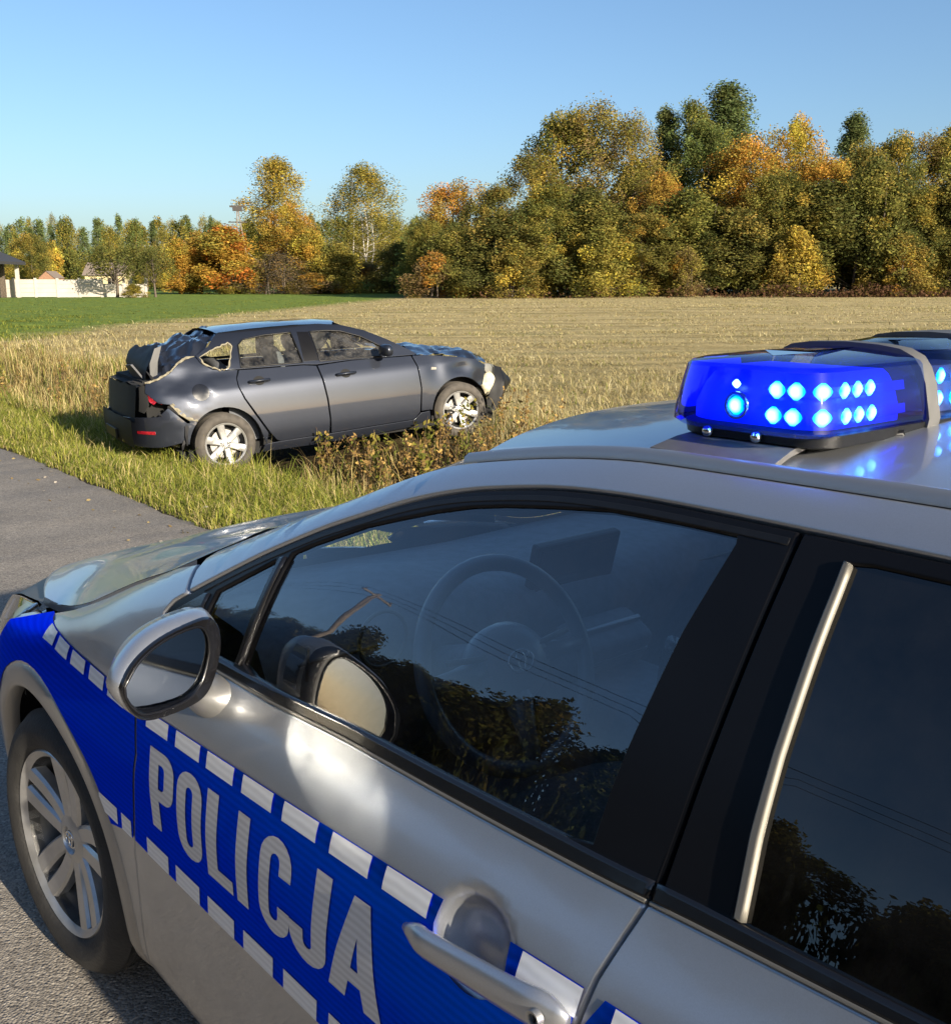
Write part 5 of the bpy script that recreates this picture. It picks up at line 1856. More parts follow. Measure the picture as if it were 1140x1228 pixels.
# cabin
mb = MB()
for sy in (-.36, .36):
    superbox(mb, (1.02, sy, .85), (.16, .48, .62), Matrix.Rotation(R(-14), 3, 'Y'), 3, 10)
    superbox(mb, (1.30, sy, .62), (.5, .48, .16), Matrix.Identity(3), 3, 8)
seat = mb.build('seat', M['seat'], WRK)
for sy in (-.36, .36):
    mb = MB()
    superbox(mb, (.93, sy, 1.22), (.11, .27, .19), Matrix.Rotation(R(-14), 3, 'Y'), 2.6, 10)
    mb.build('headrest', M['seat'], seat)
mb = MB()
superbox(mb, (.20, 0, .86), (.18, 1.2, .55), Matrix.Rotation(R(-18), 3, 'Y'), 3, 10)
superbox(mb, (1.95, 0, .88), (.45, 1.35, .25), Matrix.Identity(3), 3, 10)
mb.tube([Vector((1.60, .36, .95)) + Vector((.07 * math.cos(a) * .3, .18 * math.sin(a), .17 * math.cos(a))) for a in np.linspace(0, 2 * math.pi, 24, endpoint=False)], .014, 6, False, True)
mb.build('cabin_trim', M['seat'], WRK)
rows = [[(x, sd_ * .74, z) for x in frange(.1, 2.2, 4)] for z in (.3, .94) for sd_ in (1,)]
gridmesh('door_lining', rows, M['seat'], WRK)
gridmesh('door_lining', [[(x, -.74, z) for x in frange(.1, 2.2, 4)] for z in (.3, .94)], M['seat'], WRK)
# slack white airbag behind the front side window
mb = MB()
V, F = [], []
for i in range(9):
    for j in range(9):
        u, v = i / 8, j / 8
        V.append((1.30 + .42 * u - .12 * v, .40 + .05 * math.sin(u * 6), 1.31 - .30 * v * (1 - .5 * u) - .10 * u))
for i in range(8):
    for j in range(8):
        F.append((i * 9 + j, i * 9 + j + 1, (i + 1) * 9 + j + 1, (i + 1) * 9 + j))
mb.add(V, F)
mb.build('curtain_airbag', mat('airbag_cloth', (.5, .5, .48), .9), WRK)

# ------------------------------------------------------------------ trees
M['leaf'] = leaf_mat('leaves', .42, hue=.012)
M['bark'] = mat('bark', (.085, .066, .048), .9, noise_amt=.4, nscale=8)
M['birch_bark'] = mat('birch_bark', (.42, .39, .34), .8, noise_amt=.5, nscale=5)
rng = np.random.default_rng(5)

def tubes_np(paths, nside=5):
    V, F = [], []
    for pts, rads in paths:
        base = len(V)
        pts = np.asarray(pts, float)
        for i, (p, r_) in enumerate(zip(pts, rads)):
            t = pts[min(i + 1, len(pts) - 1)] - pts[max(i - 1, 0)]
            t /= np.linalg.norm(t) + 1e-9
            a = np.cross(t, (0.31, .95, .02))
            a /= np.linalg.norm(a) + 1e-9
            b = np.cross(t, a)
            for k in range(nside):
                th = 2 * np.pi * k / nside
                V.append(p + r_ * (a * np.cos(th) + b * np.sin(th)))
        for i in range(len(pts) - 1):
            for k in range(nside):
                F.append((base + i * nside + k, base + i * nside + (k + 1) % nside, base + (i + 1) * nside + (k + 1) % nside, base + (i + 1) * nside + k))
    return V, F

def leaf_quads(C, size, col, flat=.0):
    """diamond leaves at centres C"""
    n = len(C)
    a = rng.normal(size=(n, 3))
    a[:, 2] *= (1 - flat)
    a /= np.linalg.norm(a, axis=1, keepdims=True)
    b = rng.normal(size=(n, 3))
    b -= a * (a * b).sum(1, keepdims=True)
    b /= np.linalg.norm(b, axis=1, keepdims=True)
    s = size * rng.uniform(.6, 1.25, (n, 1))
    V = np.stack([C - a * s, C + b * s * .55, C + a * s, C - b * s * .55], 1).reshape(-1, 3)
    colv = np.repeat(col, 4, 0)
    return V, colv

def crown_mesh(name, H, Rr, base, shape, ncl, nlf, leaf, cl_r, cols, limbs=26, trunk_r=.16, lean=0., stems=1, bark=None, low=0.):
    """returns (trunk mesh, crown mesh); shape(t) is the relative radius at relative crown height t"""
    nlf, leaf, cl_r = int(nlf * 3.4), leaf * .62, cl_r * 1.0
    t = rng.uniform(0, 1, ncl) ** .85
    ang = rng.uniform(0, 2 * np.pi, ncl)
    rad = np.array([shape(q) for q in t]) * Rr * np.sqrt(rng.uniform(.12, 1, ncl))
    lob = 1 + .22 * np.sin(ang * 3 + t * 5 + rng.uniform(0, 6)) + .15 * np.sin(ang * 5 - t * 9)
    rad *= lob
    C = np.stack([rad * np.cos(ang), rad * np.sin(ang), base + (H - base) * t], 1)
    cw = np.array([c[1] for c in cols])
    ci = rng.choice(len(cols), ncl, p=cw / cw.sum())
    cc = np.array([cols[i][0] for i in ci]) * rng.uniform(.75, 1.25, (ncl, 1))
    k = np.repeat(np.arange(ncl), nlf)
    off = rng.normal(size=(len(k), 3))
    off /= np.linalg.norm(off, axis=1, keepdims=True)
    csz = rng.uniform(.65, 1.35, ncl)[k][:, None]
    P = C[k] + off * cl_r * 1.45 * csz * np.array([.82, .82, 1.25]) * rng.uniform(0, 1, (len(k), 1)) ** .45
    P[:, 2] = np.maximum(P[:, 2], low + .1)
    lc = cc[k] * rng.uniform(.7, 1.3, (len(k), 1)) * rng.uniform(.92, 1.08, (len(k), 3))
    V, col = leaf_quads(P, leaf, lc)
    n = len(P)
    cm = fast(name + '_crown', V, np.arange(4 * n), np.arange(n) * 4, M['leaf'], col)
    paths = []
    for s_ in range(stems):
        ox, oy = (0, 0) if stems == 1 else (rng.normal() * .25 * (2.5 if trunk_r < .08 else 1), rng.normal() * .25)
        lx, ly = rng.normal() * .03 + lean, rng.normal() * .03
        zs_ = np.linspace(-.4, H * .93, 9)
        pts = [(ox + lx * z + .12 * math.sin(z * .7 + s_), oy + ly * z + .12 * math.cos(z * .5 + s_ * 2), z) for z in zs_]
        paths.append((pts, [trunk_r * (1 - .9 * i / 8) * (1.25 if i == 0 else 1) for i in range(9)]))
    sel = rng.choice(ncl, min(limbs, ncl), replace=False)
    for i in sel:
        e = C[i]
        z0 = max(base * .6, e[2] - (.35 + .5 * rng.uniform()) * np.hypot(e[0], e[1]) - .4)
        m_ = np.array([e[0] * .45, e[1] * .45, z0 + (e[2] - z0) * .35])
        r0 = trunk_r * .42 * (1 - .6 * z0 / H)
        paths.append(([(0, 0, z0), m_, e], [r0, r0 * .6, r0 * .18]))
    TV, TF = tubes_np(paths)
    tm = bpy.data.meshes.new(name + '_trunk')
    tm.from_pydata([tuple(v) for v in TV], [], TF)
    tm.polygons.foreach_set('use_smooth', [True] * len(tm.polygons))
    tm.materials.append(bark or M['bark'])
    return tm, cm

G_OL, G_YO, G_DK, G_GR = (.175, .165, .042), (.26, .21, .05), (.105, .112, .034), (.155, .185, .058)
A_OR, A_YE, A_GO, A_RD, A_BR = (.42, .23, .045), (.44, .34, .06), (.36, .25, .05), (.40, .12, .03), (.21, .15, .065)
dome = lambda t: math.sin(math.pi * (.12 + .86 * t)) ** .6
round_ = lambda t: math.sqrt(max(0, 1 - (2 * t - 1) ** 2)) * .9 + .1
bushy = lambda t: max(.05, (1 - t ** 2.4)) * (.8 + .2 * math.sin(t * 9))
cone = lambda t: (1 - t) * .85 + .12
birchs = lambda t: (1 - t ** 2.4) * .85 + .12
broad = lambda t: (1 - t ** 3.2) * .85 + .1
KINDS = {
    'olive': [crown_mesh('olive%d' % i, 16, 4.2, 1.2, dome, 150, 62, .20, .75, [(G_OL, 5), (G_YO, 4), (G_DK, 2), (A_GO, 1)], trunk_r=.2) for i in range(3)],
    'thin': [crown_mesh('thin%d' % i, 18, 3.8, 2.0, dome, 170, 34, .16, .8, [(G_YO, 5), (A_BR, 3), (G_OL, 4), (A_GO, 2)], limbs=70, trunk_r=.18) for i in range(2)],
    'orange': [crown_mesh('orange%d' % i, 16, 3.8, 2.0, round_, 130, 60, .20, .75, [(A_OR, 5), (A_GO, 4), (G_YO, 2), (A_YE, 2)], trunk_r=.18) for i in range(2)],
    'green': [crown_mesh('green%d' % i, 18, 3.6, 2.0, dome, 150, 60, .18, .65, [(G_GR, 5), (G_OL, 3), (G_DK, 2)], trunk_r=.2) for i in range(2)],
    'pine': [crown_mesh('pine%d' % i, 20, 2.9, 4.0, cone, 150, 56, .15, .55, [((.125, .155, .058), 5), ((.16, .19, .07), 3), (G_DK, 2)], trunk_r=.2) for i in range(2)],
    'dark': [crown_mesh('dark%d' % i, 9, 3.6, .3, bushy, 130, 60, .17, .6, [(G_DK, 5), (G_OL, 5), (G_YO, 1)], trunk_r=.12, stems=3) for i in range(3)],
    'bush': [crown_mesh('bush%d' % i, 6, 2.6, .1, bushy, 90, 60, .15, .5, [(G_YO, 5), (G_OL, 3), (A_YE, 2)], trunk_r=.07, stems=4) for i in range(2)],
    'rust': [crown_mesh('rust%d' % i, 5, 2.2, .1, bushy, 70, 50, .14, .45, [(A_BR, 5), (A_OR, 2), (G_YO, 3)], trunk_r=.06, stems=4) for i in range(2)],
    'yellow': [crown_mesh('yellow%d' % i, 6, 2.4, .4, bushy, 70, 60, .17, .5, [(A_YE, 6), (G_YO, 3), (A_GO, 2)], trunk_r=.08, stems=3) for i in range(1)],
    'maple': [crown_mesh('maple%d' % i, 9, 3.4, .5, bushy, 130, 60, .2, .65, [(A_GO, 4), (A_OR, 3), (A_YE, 3), (G_YO, 4)], trunk_r=.14, stems=2) for i in range(2)],
    'redmaple': [crown_mesh('redmaple', 9, 3.2, .5, bushy, 120, 60, .2, .6, [(A_OR, 6), (A_RD, 2), (A_GO, 2), (G_YO, 2)], trunk_r=.14, stems=2)],
    'birch': [crown_mesh('birch%d' % i, 19, 3.9, 1.5, birchs, 190, 44, .17, .8, [(A_GO, 5), (A_YE, 3), (G_YO, 4), (A_OR, 1)], limbs=70, trunk_r=.15, stems=2, bark=M['birch_bark']) for i in range(1)],
    'birchgreen': [crown_mesh('birchgreen', 19, 4.3, 1.5, broad, 210, 44, .17, .8, [(G_YO, 6), (G_OL, 3), (A_GO, 2)], limbs=80, trunk_r=.075, stems=4, bark=M['birch_bark'])],
    'apple': [crown_mesh('apple%d' % i, 5.2, 2.6, 2.5, round_, 60, 26, .15, .5, [(G_DK, 5), (G_OL, 4)], limbs=40, trunk_r=.16) for i in range(1)],
    'twig': [crown_mesh('twig', 4.5, 2.4, .2, bushy, 90, 20, .10, .5, [((.10, .085, .06), 5), (A_BR, 3)], limbs=80, trunk_r=.05, stems=5)],
}
HT = {'olive': 16, 'thin': 18, 'orange': 16, 'green': 18, 'pine': 20, 'dark': 9, 'bush': 6, 'rust': 5, 'yellow': 6, 'maple': 9, 'redmaple': 9, 'birch': 19, 'birchgreen': 19, 'apple': 5.2, 'twig': 4.5}
tree_n = {}
def tree(kind, u, top, zc, wpx, label, cat='tree', group=None, name=None):
    """a tree standing zc metres out; u, top, wpx: where its middle, top and half width were read"""
    x = (u - 570) / FPX * zc
    # ground point at that depth
    y = zc / math.cos(PITCH)
    for _ in range(4):
        z = float(ground_z(x, y))
        y = (zc - (CAM_H - z) * math.sin(PITCH)) / math.cos(PITCH)
    ztop = CAM_H + zc * (math.cos(PITCH) * (614 - top) / FPX - math.sin(PITCH))
    i = tree_n.get(kind, 0)
    tree_n[kind] = i + 1
    tm, cm = KINDS[kind][i % len(KINDS[kind])]
    h = HT[kind]
    root = empty(name or {'dark': 'shrub_tree', 'bush': 'bush', 'rust': 'bush', 'yellow': 'bush', 'twig': 'bush', 'pine': 'pine_tree', 'birch': 'birch_tree', 'birchgreen': 'birch_tree', 'apple': 'apple_tree', 'maple': 'maple_tree', 'redmaple': 'maple_tree'}.get(kind, 'tree'), (x, y, z), (u * 1.7 + i * 2.1) % 6.28)
    sz = max(.15, (ztop - z) / h)
    ext = float(np.percentile(np.abs([v.co.x for v in cm.vertices][::40]), 92))
    sx = (wpx / FPX * zc) / ext
    root.scale = (sx, sx, sz)
    t = link(bpy.data.objects.new('trunk', tm), root)
    c = link(bpy.data.objects.new('crown', cm), root)
    prop(root, label, cat, group)
    return root

# the wood across the field on the right: (kind, middle, top, depth, half width, label)
WOOD = [
    ('olive', 512, 268, 104, 26, 'small olive green tree at the left tip of the right hand wood'),
    ('orange', 543, 226, 112, 30, 'orange tinged tree rising behind the left tip of the wood'),
    ('dark', 545, 276, 100, 34, 'dark low tree at the wood edge above the wrecked car bonnet'),
    ('olive', 592, 232, 108, 36, 'olive tree on the rising left shoulder of the wood'),
    ('thin', 640, 190, 110, 36, 'thin leaved yellow olive tree on the left slope of the treetops'),
    ('rust', 520, 308, 98, 24, 'pale rust bush at the left foot of the wood'),
    ('olive', 672, 152, 114, 44, 'tall olive tree left of the highest thin tree in the wood'),
    ('thin', 712, 136, 112, 46, 'tall thin leaved brownish tree forming the left summit of the wood'),
    ('thin', 752, 150, 110, 38, 'tall sparse olive tree just right of the left summit'),
    ('pine', 792, 142, 122, 26, 'dark pine top in the dip between the two summits'),
    ('orange', 790, 218, 106, 30, 'small orange tree in front of the dip between the summits'),
    ('green', 822, 138, 120, 36, 'tall green tree on the left of the right summit'),
    ('pine', 862, 116, 122, 40, 'tallest dark green pine of the whole wood'),
    ('green', 842, 160, 116, 34, 'green tree just below the tallest pine'),
    ('orange', 892, 176, 108, 38, 'bright orange tree below and right of the tallest pine'),
    ('orange', 942, 158, 110, 36, 'tall orange tree with a pointed top above the lit light bar'),
    ('orange', 972, 196, 105, 36, 'golden orange tree lower and right of the pointed orange one'),
    ('pine', 1010, 148, 122, 28, 'slim green pine standing behind the orange trees'),
    ('olive', 1022, 186, 108, 40, 'olive green tree in front of the slim green pine'),
    ('olive', 1062, 176, 110, 38, 'olive tree third from the right edge of the wood'),
    ('thin', 1098, 172, 112, 36, 'thin leaved tree second from the right edge of the wood'),
    ('olive', 1136, 166, 112, 40, 'olive tree at the right edge of the picture'),
    ('green', 1190, 160, 114, 40, 'green tree beyond the right edge tree'),
    ('olive', 1250, 170, 112, 46, 'olive tree far along the wood to the right'),
    ('dark', 600, 262, 99, 42, 'dark bushy tree at the wood foot above the right end of the crashed car'),
    ('bush', 618, 300, 96, 28, 'yellow green bush standing at the foot of the left slope'),
    ('olive', 655, 232, 100, 44, 'olive bushy tree under the left summit'),
    ('bush', 722, 280, 96, 34, 'pale green leafy bush under the left summit'),
    ('dark', 705, 240, 101, 40, 'deep green tree behind the pale green leafy bush'),
    ('olive', 768, 262, 99, 40, 'olive tree at the wood foot under the dip'),
    ('rust', 822, 302, 96, 22, 'small rust brown bush at the foot of the wood left of the light bar'),
    ('dark', 820, 238, 101, 46, 'dark tree behind the small rust brown bush'),
    ('dark', 878, 258, 99, 48, 'broad dark tree directly above the left end of the light bar'),
    ('olive', 928, 215, 101, 46, 'olive tree behind the bright yellow leaved bush'),
    ('yellow', 950, 280, 95.5, 26, 'bright yellow leaved bush in front of the dark trees above the light bar'),
    ('dark', 985, 232, 100, 50, 'broad dark tree right of the bright yellow bush'),
    ('dark', 1040, 205, 99, 44, 'dark olive tree above the grey strap of the light bar'),
    ('olive', 1092, 236, 99, 40, 'dark olive tree near the right end of the wood'),
    ('dark', 1140, 216, 99, 50, 'dark tree cut by the right edge of the picture'),
    ('dark', 1200, 220, 99, 50, 'dark tree beyond the right edge of the picture'),
    ('bush', 1075, 288, 95.5, 30, 'olive bush at the foot of the wood near the right edge'),
    ('rust', 1078, 312, 94.5, 16, 'little rust coloured sapling at the foot of the wood near the right edge'),
]
for a in WOOD:
    k, u, tp, zc, wp, lb_ = a
    tree(k, u, tp, zc, wp, lb_, 'bush' if k in ('bush', 'rust', 'yellow') else 'tree', 'trees of the wood across the field')
LEFT = [
    ('birch', 336, 199, 150, 40, 'tall golden birch left of the gap beside the power pole'),
    ('orange', 345, 252, 146, 32, 'golden orange tree growing into the foot of the tall golden birch'),
    ('birchgreen', 440, 206, 150, 44, 'tall yellow green birch clump with several pale stems'),
    ('maple', 217, 292, 128, 21, 'yellow green maple left of the red tinged one'),
    ('redmaple', 272, 277, 128, 34, 'red and orange maple in the row right of the white wall'),
    ('maple', 243, 286, 130, 26, 'golden maple between the yellow green and the red tinged maples'),
    ('twig', 335, 308, 126, 34, 'grey leafless bush in front of the golden birch'),
    ('bush', 402, 296, 130, 28, 'yellow green round bush between the two tall birches'),
    ('maple', 372, 282, 140, 24, 'small golden tree behind the grey leafless bush'),
    ('rust', 440, 318, 138, 30, 'low brown bush under the yellow green birch clump'),
    ('dark', 478, 296, 134, 26, 'dark low tree filling the gap left of the wood'),
    ('apple', 140, 299, 108, 27, 'bare trunked dark apple tree standing before the white wall'),
    ('apple', 186, 303, 110, 20, 'smaller dark fruit tree right of the apple tree by the wall'),
    ('bush', 160, 342, 106, 11, 'very low bush between the two fruit trees'),
    ('rust', 375, 330, 126, 22, 'low rusty bush at the meadow edge below the golden tree'),
    ('bush', 292, 330, 127, 18, 'low green bush at the foot of the red and orange maple'),
    ('olive', 42, 284, 150, 20, 'olive tree behind the open shelter'),
]
for a in LEFT:
    k, u, tp, zc, wp, lb_ = a
    tree(k, u, tp, zc, wp, lb_, 'bush' if k in ('bush', 'rust', 'twig') else 'tree', 'trees at the far left of the meadow')

def merged_wood(name, spots, stuff_kind, nleaf=0, tone=1.):
    """many far trees as one mesh"""
    VV, CC, TT, TFF = [], [], [], []
    nt = 0
    for kind, x, y, z, sx, sz, a in spots:
        tm, cm = KINDS[kind][rng.integers(len(KINDS[kind]))]
        n = len(cm.vertices)
        v = np.empty(n * 3, np.float32)
        cm.vertices.foreach_get('co', v)
        v = v.reshape(-1, 4, 3)
        c = np.empty(n * 4, np.float32)
        cm.color_attributes['Col'].data.foreach_get('color', c)
        c = c.reshape(-1, 4, 4)[:, :, :3]
        k = rng.choice(len(v), min(len(v), nleaf or len(v)), replace=False)
        v, c = v[k], c[k]
        cen = v.mean(1, keepdims=True)
        v = cen + (v - cen) * (len(cm.polygons) / len(k)) ** .45 * .85
        q = np.empty_like(v)
        q[..., 0] = (v[..., 0] * math.cos(a) - v[..., 1] * math.sin(a)) * sx + x
        q[..., 1] = (v[..., 0] * math.sin(a) + v[..., 1] * math.cos(a)) * sx + y
        q[..., 2] = v[..., 2] * sz + z
        VV.append(q.reshape(-1, 3))
        CC.append((c * tone * rng.uniform(.8, 1.2)).reshape(-1, 3))
        TT.append(([(x, y, z - .3), (x, y, z + .8 * sz * HT[kind])], [.17 * sx, .05]))
    V = np.concatenate(VV)
    n = len(V) // 4
    me = fast(name, V, np.arange(4 * n), np.arange(n) * 4, M['leaf'], np.concatenate(CC))
    o = link(bpy.data.objects.new(name, me))
    prop(o, kind='stuff')
    tv, tf = tubes_np(TT)
    prop(mk(name + '_trunks', tv, tf, M['bark']), kind='stuff')
    return o
sp = []
for i in range(110):
    zc = rng.uniform(235, 300)
    u = -120 + i * 6.2 + rng.uniform(-6, 6)
    x = (u - 570) / FPX * zc
    y = zc * .98
    z = float(ground_z(x, y)) - .3
    kind = rng.choice(['pine', 'green', 'olive', 'thin', 'thin', 'pine', 'olive', 'birchgreen'])
    h = rng.uniform(13.2, 16.8) * zc / 260
    sp.append((kind, x, y, z, rng.uniform(.8, 1.2) if kind == 'pine' else rng.uniform(.6, .9), h / HT[kind], rng.uniform(0, 6.3)))
for i in range(46):
    zc = rng.uniform(205, 235)
    u = -90 + i * 13 + rng.uniform(-6, 6)
    x = (u - 570) / FPX * zc
    y = zc * .98
    kind = rng.choice(['olive', 'olive', 'dark', 'thin', 'maple'])
    h = rng.uniform(5.5, 9)
    sp.append((kind, x, y, float(ground_z(x, y)) - .3, rng.uniform(.7, 1.1), h / HT[kind], rng.uniform(0, 6.3)))
prop(merged_wood('woodland', sp, 'stuff', 4200), 'far mixed autumn wood along the horizon behind the white wall', 'woodland')
# backing rows inside the right-hand wood
sp = []
for i in range(60):
    zc = rng.uniform(112, 150)
    u = 500 + i * 14 + rng.uniform(-8, 8)
    x = (u - 570) / FPX * zc
    y = zc
    kind = rng.choice(['dark', 'olive', 'green'])
    tp = float(np.interp(u, [500, 560, 640, 700, 850, 950, 1300], [9, 11, 13, 15.5, 16, 14.5, 14]))
    h = tp * rng.uniform(.6, .9)
    sp.append((kind, x, y, float(ground_z(x, y)) - .3, rng.uniform(.9, 1.3), h / HT[kind], rng.uniform(0, 6.3)))
prop(merged_wood('inner_woodland', sp, 'stuff', 2400), 'dim inner trees of the wood behind its front edge', 'woodland')
# wood on the other side of the road, which the side windows mirror
sp = []
for i in range(150):
    s_ = -80 + i * 1.45 + rng.uniform(-1, 1)
    d_ = -40 - rng.uniform(0, 16)
    q = P0 + ND * d_ + SD * s_
    kind = rng.choice(['dark', 'pine', 'green', 'dark'])
    h = rng.uniform(11.5, 16.5)
    sp.append((kind, q[0], q[1], float(ground_z(q[0], q[1])) - .3, rng.uniform(1.0, 1.5), h / HT[kind], rng.uniform(0, 6.3)))
prop(merged_wood('roadside_woodland', sp, 'stuff', 7000, .45), 'dark trees across the road mirrored in the police car side windows', 'woodland')

# ---- power pole across the road and its wires (mirrored in the window)
M['pole'] = mat('old_pole', (.16, .13, .10), .9, noise_amt=.3, nscale=6)
def utility_pole(s_, d_, label, h=9.2):
    q = P0 + ND * d_ + SD * s_
    z = float(ground_z(q[0], q[1]))
    root = empty('utility_pole', (q[0], q[1], z), math.atan2(SD[1], SD[0]))
    prop(root, label, 'utility pole', 'power poles across the road')
    MB().tube([(0, 0, -.5), (0, 0, h)], [.15, .10], 10).build('pole', M['pole'], root)
    arm = MB().box((0, 0, h - .25), (.1, 1.7, .12)).build('crossarm', M['pole'], root, False)
    for y in (-.75, 0, .75):
        MB().lathe([(0, .03), (.05, .055), (.1, .05), (.16, .03)], (0, 0, 0), 10).build('insulator', M['bar_grey'], arm).matrix_local = Matrix.Translation((0, y, h - .19)) @ Matrix.Rotation(R(90), 4, 'X')
    return q, z + h
ends = [utility_pole(s_, -20.7, l_, 10.6) for s_, l_ in ((20.8, 'wooden power pole mirrored in the front side window'), (70, 'wooden power pole farther along the road'), (-30, 'wooden power pole behind the police car'))]
for o_, l_ in ((-.75, 'power line on the roadside end of the crossarms'), (0, 'power line on the middle of the crossarms'), (.75, 'power line on the field side end of the crossarms')):
    pts = []
    for (a, za), (b, zb) in ((ends[2], ends[0]), (ends[0], ends[1])):
        for t in frange(0, 1, 24):
            p = a + (b - a) * t + ND * o_
            pts.append((p[0], p[1], za + (zb - za) * t - .02 - 1.1 * 4 * t * (1 - t)))
    del pts[24]
    prop(MB().tube(pts, .012, 4).build('power_line', M['black'], None), l_, 'power line', 'power lines across the road')

# ---- A-frame mast near the golden birch
zc = 142
x = (298 - 570) / FPX * zc
y = zc * 1.0
zg = float(ground_z(x, y))
hp = CAM_H + zc * (math.cos(PITCH) * (614 - 250) / FPX - math.sin(PITCH)) - zg
M['roofing_'] = mat('dark_steel', (.05, .045, .04), .8)
root = empty('power_mast', (x, y, zg))
prop(root, 'leaning two legged power mast with crossarms beside the golden birch', 'power mast')
MB().tube([(-.55, 0, -.3), (-.35, 0, hp)], [.11, .08], 8).build('leg', mat('mast_concrete', (.17, .15, .13), .9), root)
MB().tube([(1.3, .3, -.3), (-.25, 0, hp - .2)], [.11, .08], 8).build('leg', bpy.data.materials['mast_concrete'], root)
MB().box((-.3, 0, hp - .1), (2.0, .15, .22)).build('crossarm', M['roofing_'], root, False)
MB().box((-.3, 0, hp - 2.1), (2.5, .12, .14)).build('crossarm', M['roofing_'], root, False)
MB().box((-.3, 0, hp - .45), (1.2, .3, .5)).build('transformer', M['roofing_'], root, False)

# ---- white wall, shelter and house on the far left
M['plaster'] = mat('pale_concrete', (.42, .385, .335), .9, noise_amt=.10, nscale=.8)
M['roofing'] = mat('dark_roofing', (.03, .03, .032), .7)
zc = 115
xa, xb = (-90 - 570) / FPX * zc, (190 - 570) / FPX * zc
yw = zc * .985
root = empty('concrete_wall', ((xa + xb) / 2, yw, float(ground_z((xa + xb) / 2, yw))))
prop(root, 'long pale concrete panel wall along the far side of the green meadow', 'wall')
nb = 11
wbay = (xb - xa) / nb
for i in range(nb + 1):
    x = xa + wbay * i
    z = float(ground_z(x, yw))
    MB().box((x - root.location.x, 0, z - root.location.z + .95), (.24, .24, 2.1), None, .02).build('post', M['plaster'], root, False)
    if i < nb:
        for k in range(4):
            hh = .46
            if i >= nb - 2 and k == 3: continue
            MB().box((x + wbay / 2 - root.location.x, 0, z - root.location.z + .02 + hh * (k + .5)), (wbay - .24, .10, hh - .012), None, .01).build('panel', M['plaster'], root, False)
zc = 110
x0, x1 = (-110 - 570) / FPX * zc, (34 - 570) / FPX * zc
yy = zc * .985 - 3.0
zg = float(ground_z(x1, yy))
root = empty('open_shelter', (x1, yy, zg))
prop(root, 'open sided shelter with dark sloping roof behind the white wall', 'shelter')
L_ = x1 - x0
rf = MB()
zt = CAM_H + zc * (math.cos(PITCH) * (614 - 302) / FPX - math.sin(PITCH)) - zg
ze = CAM_H + zc * (math.cos(PITCH) * (614 - 318) / FPX - math.sin(PITCH)) - zg
V = []
for (xx, z) in ((.25, ze), (-3.0, zt), (-L_, zt + 1.4)):
    for y_ in (-.2, 6.5):
        V += [(xx, y_, z), (xx, y_, z + .28)]
rf.add(V, [(0, 1, 3, 2), (0, 4, 5, 1), (2, 3, 7, 6), (1, 5, 7, 3), (0, 2, 6, 4), (4, 8, 9, 5), (6, 7, 11, 10), (5, 9, 11, 7), (4, 6, 10, 8), (8, 10, 11, 9)])
fix_normals(rf.build('roof', M['roofing'], root, False))
for xx in (-.6, -2.2, -6, -10):
    for y_ in (.1, 6.2):
        MB().box((xx, y_, ze / 2 + .05), (.32 if xx > -1 else .5, .3, ze + .1)).build('post', M['plaster'] if xx > -1 else M['bark'], root, False)
zc = 140
x = (140 - 570) / FPX * zc
yy = zc * .985
zg = float(ground_z(x, yy))
root = empty('small_house', (x, yy, zg))
prop(root, 'small cream house half hidden behind the apple tree', 'house')
M['cream'] = mat('cream_render', (.46, .39, .22), .9, noise_amt=.06, nscale=1)
hw = MB()
hw.add([(-2.2, 0, 0), (2.6, 0, 0), (2.6, 4, 0), (-2.2, 4, 0), (-2.2, 0, 2.5), (2.6, 0, 2.5), (2.6, 4, 2.5), (-2.2, 4, 2.5), (-2.2, 2, 3.9), (2.6, 2, 3.9)],
       [(0, 1, 5, 4), (1, 2, 6, 9, 5), (2, 3, 7, 6), (3, 0, 4, 8, 7)])
hw.build('wall', M['cream'], root, False)
rf = MB()
rf.add([(-2.5, -.3, 2.35), (2.9, -.3, 2.35), (2.9, 2, 4.05), (-2.5, 2, 4.05), (2.9, 4.3, 2.35), (-2.5, 4.3, 2.35)], [(0, 1, 2, 3), (3, 2, 4, 5)])
rf.build('roof', mat('clay_roof', (.17, .135, .11), .9), root, False)
for xx in (-1.1, 1.2):
    wn = MB().box((xx, -.02, 1.5), (.9, .06, 1.0)).build('window', M['black_gloss'], root, False)
    MB().box((xx, -.055, 1.5), (.05, .03, 1.0)).build('frame', M['plaster'], wn, False)
zc = 128
x = (76 - 570) / FPX * zc
root = empty('brick_stack', (x, zc * .985, float(ground_z(x, zc * .985))))
prop(root, 'small red brick gable showing above the white wall', 'outbuilding')
gb_ = MB()
gb_.add([(-.9, 0, 0), (.9, 0, 0), (.9, 0, 2.1), (0, 0, 2.85), (-.9, 0, 2.1), (-.9, 3, 0), (.9, 3, 0), (.9, 3, 2.1), (0, 3, 2.85), (-.9, 3, 2.1)], [(0, 1, 2, 3, 4), (5, 9, 8, 7, 6), (0, 4, 9, 5), (1, 6, 7, 2)])
gb_.build('wall', mat('red_brick', (.25, .14, .085), .9, noise_amt=.2, nscale=5), root, False)
MB().add([(-1.0, -.1, 2.06), (0, -.1, 2.9), (1.0, -.1, 2.06), (-1.0, 3.1, 2.06), (0, 3.1, 2.9), (1.0, 3.1, 2.06)], [(0, 1, 4, 3), (1, 2, 5, 4)]).build('roof', bpy.data.materials['clay_roof'], root, False)

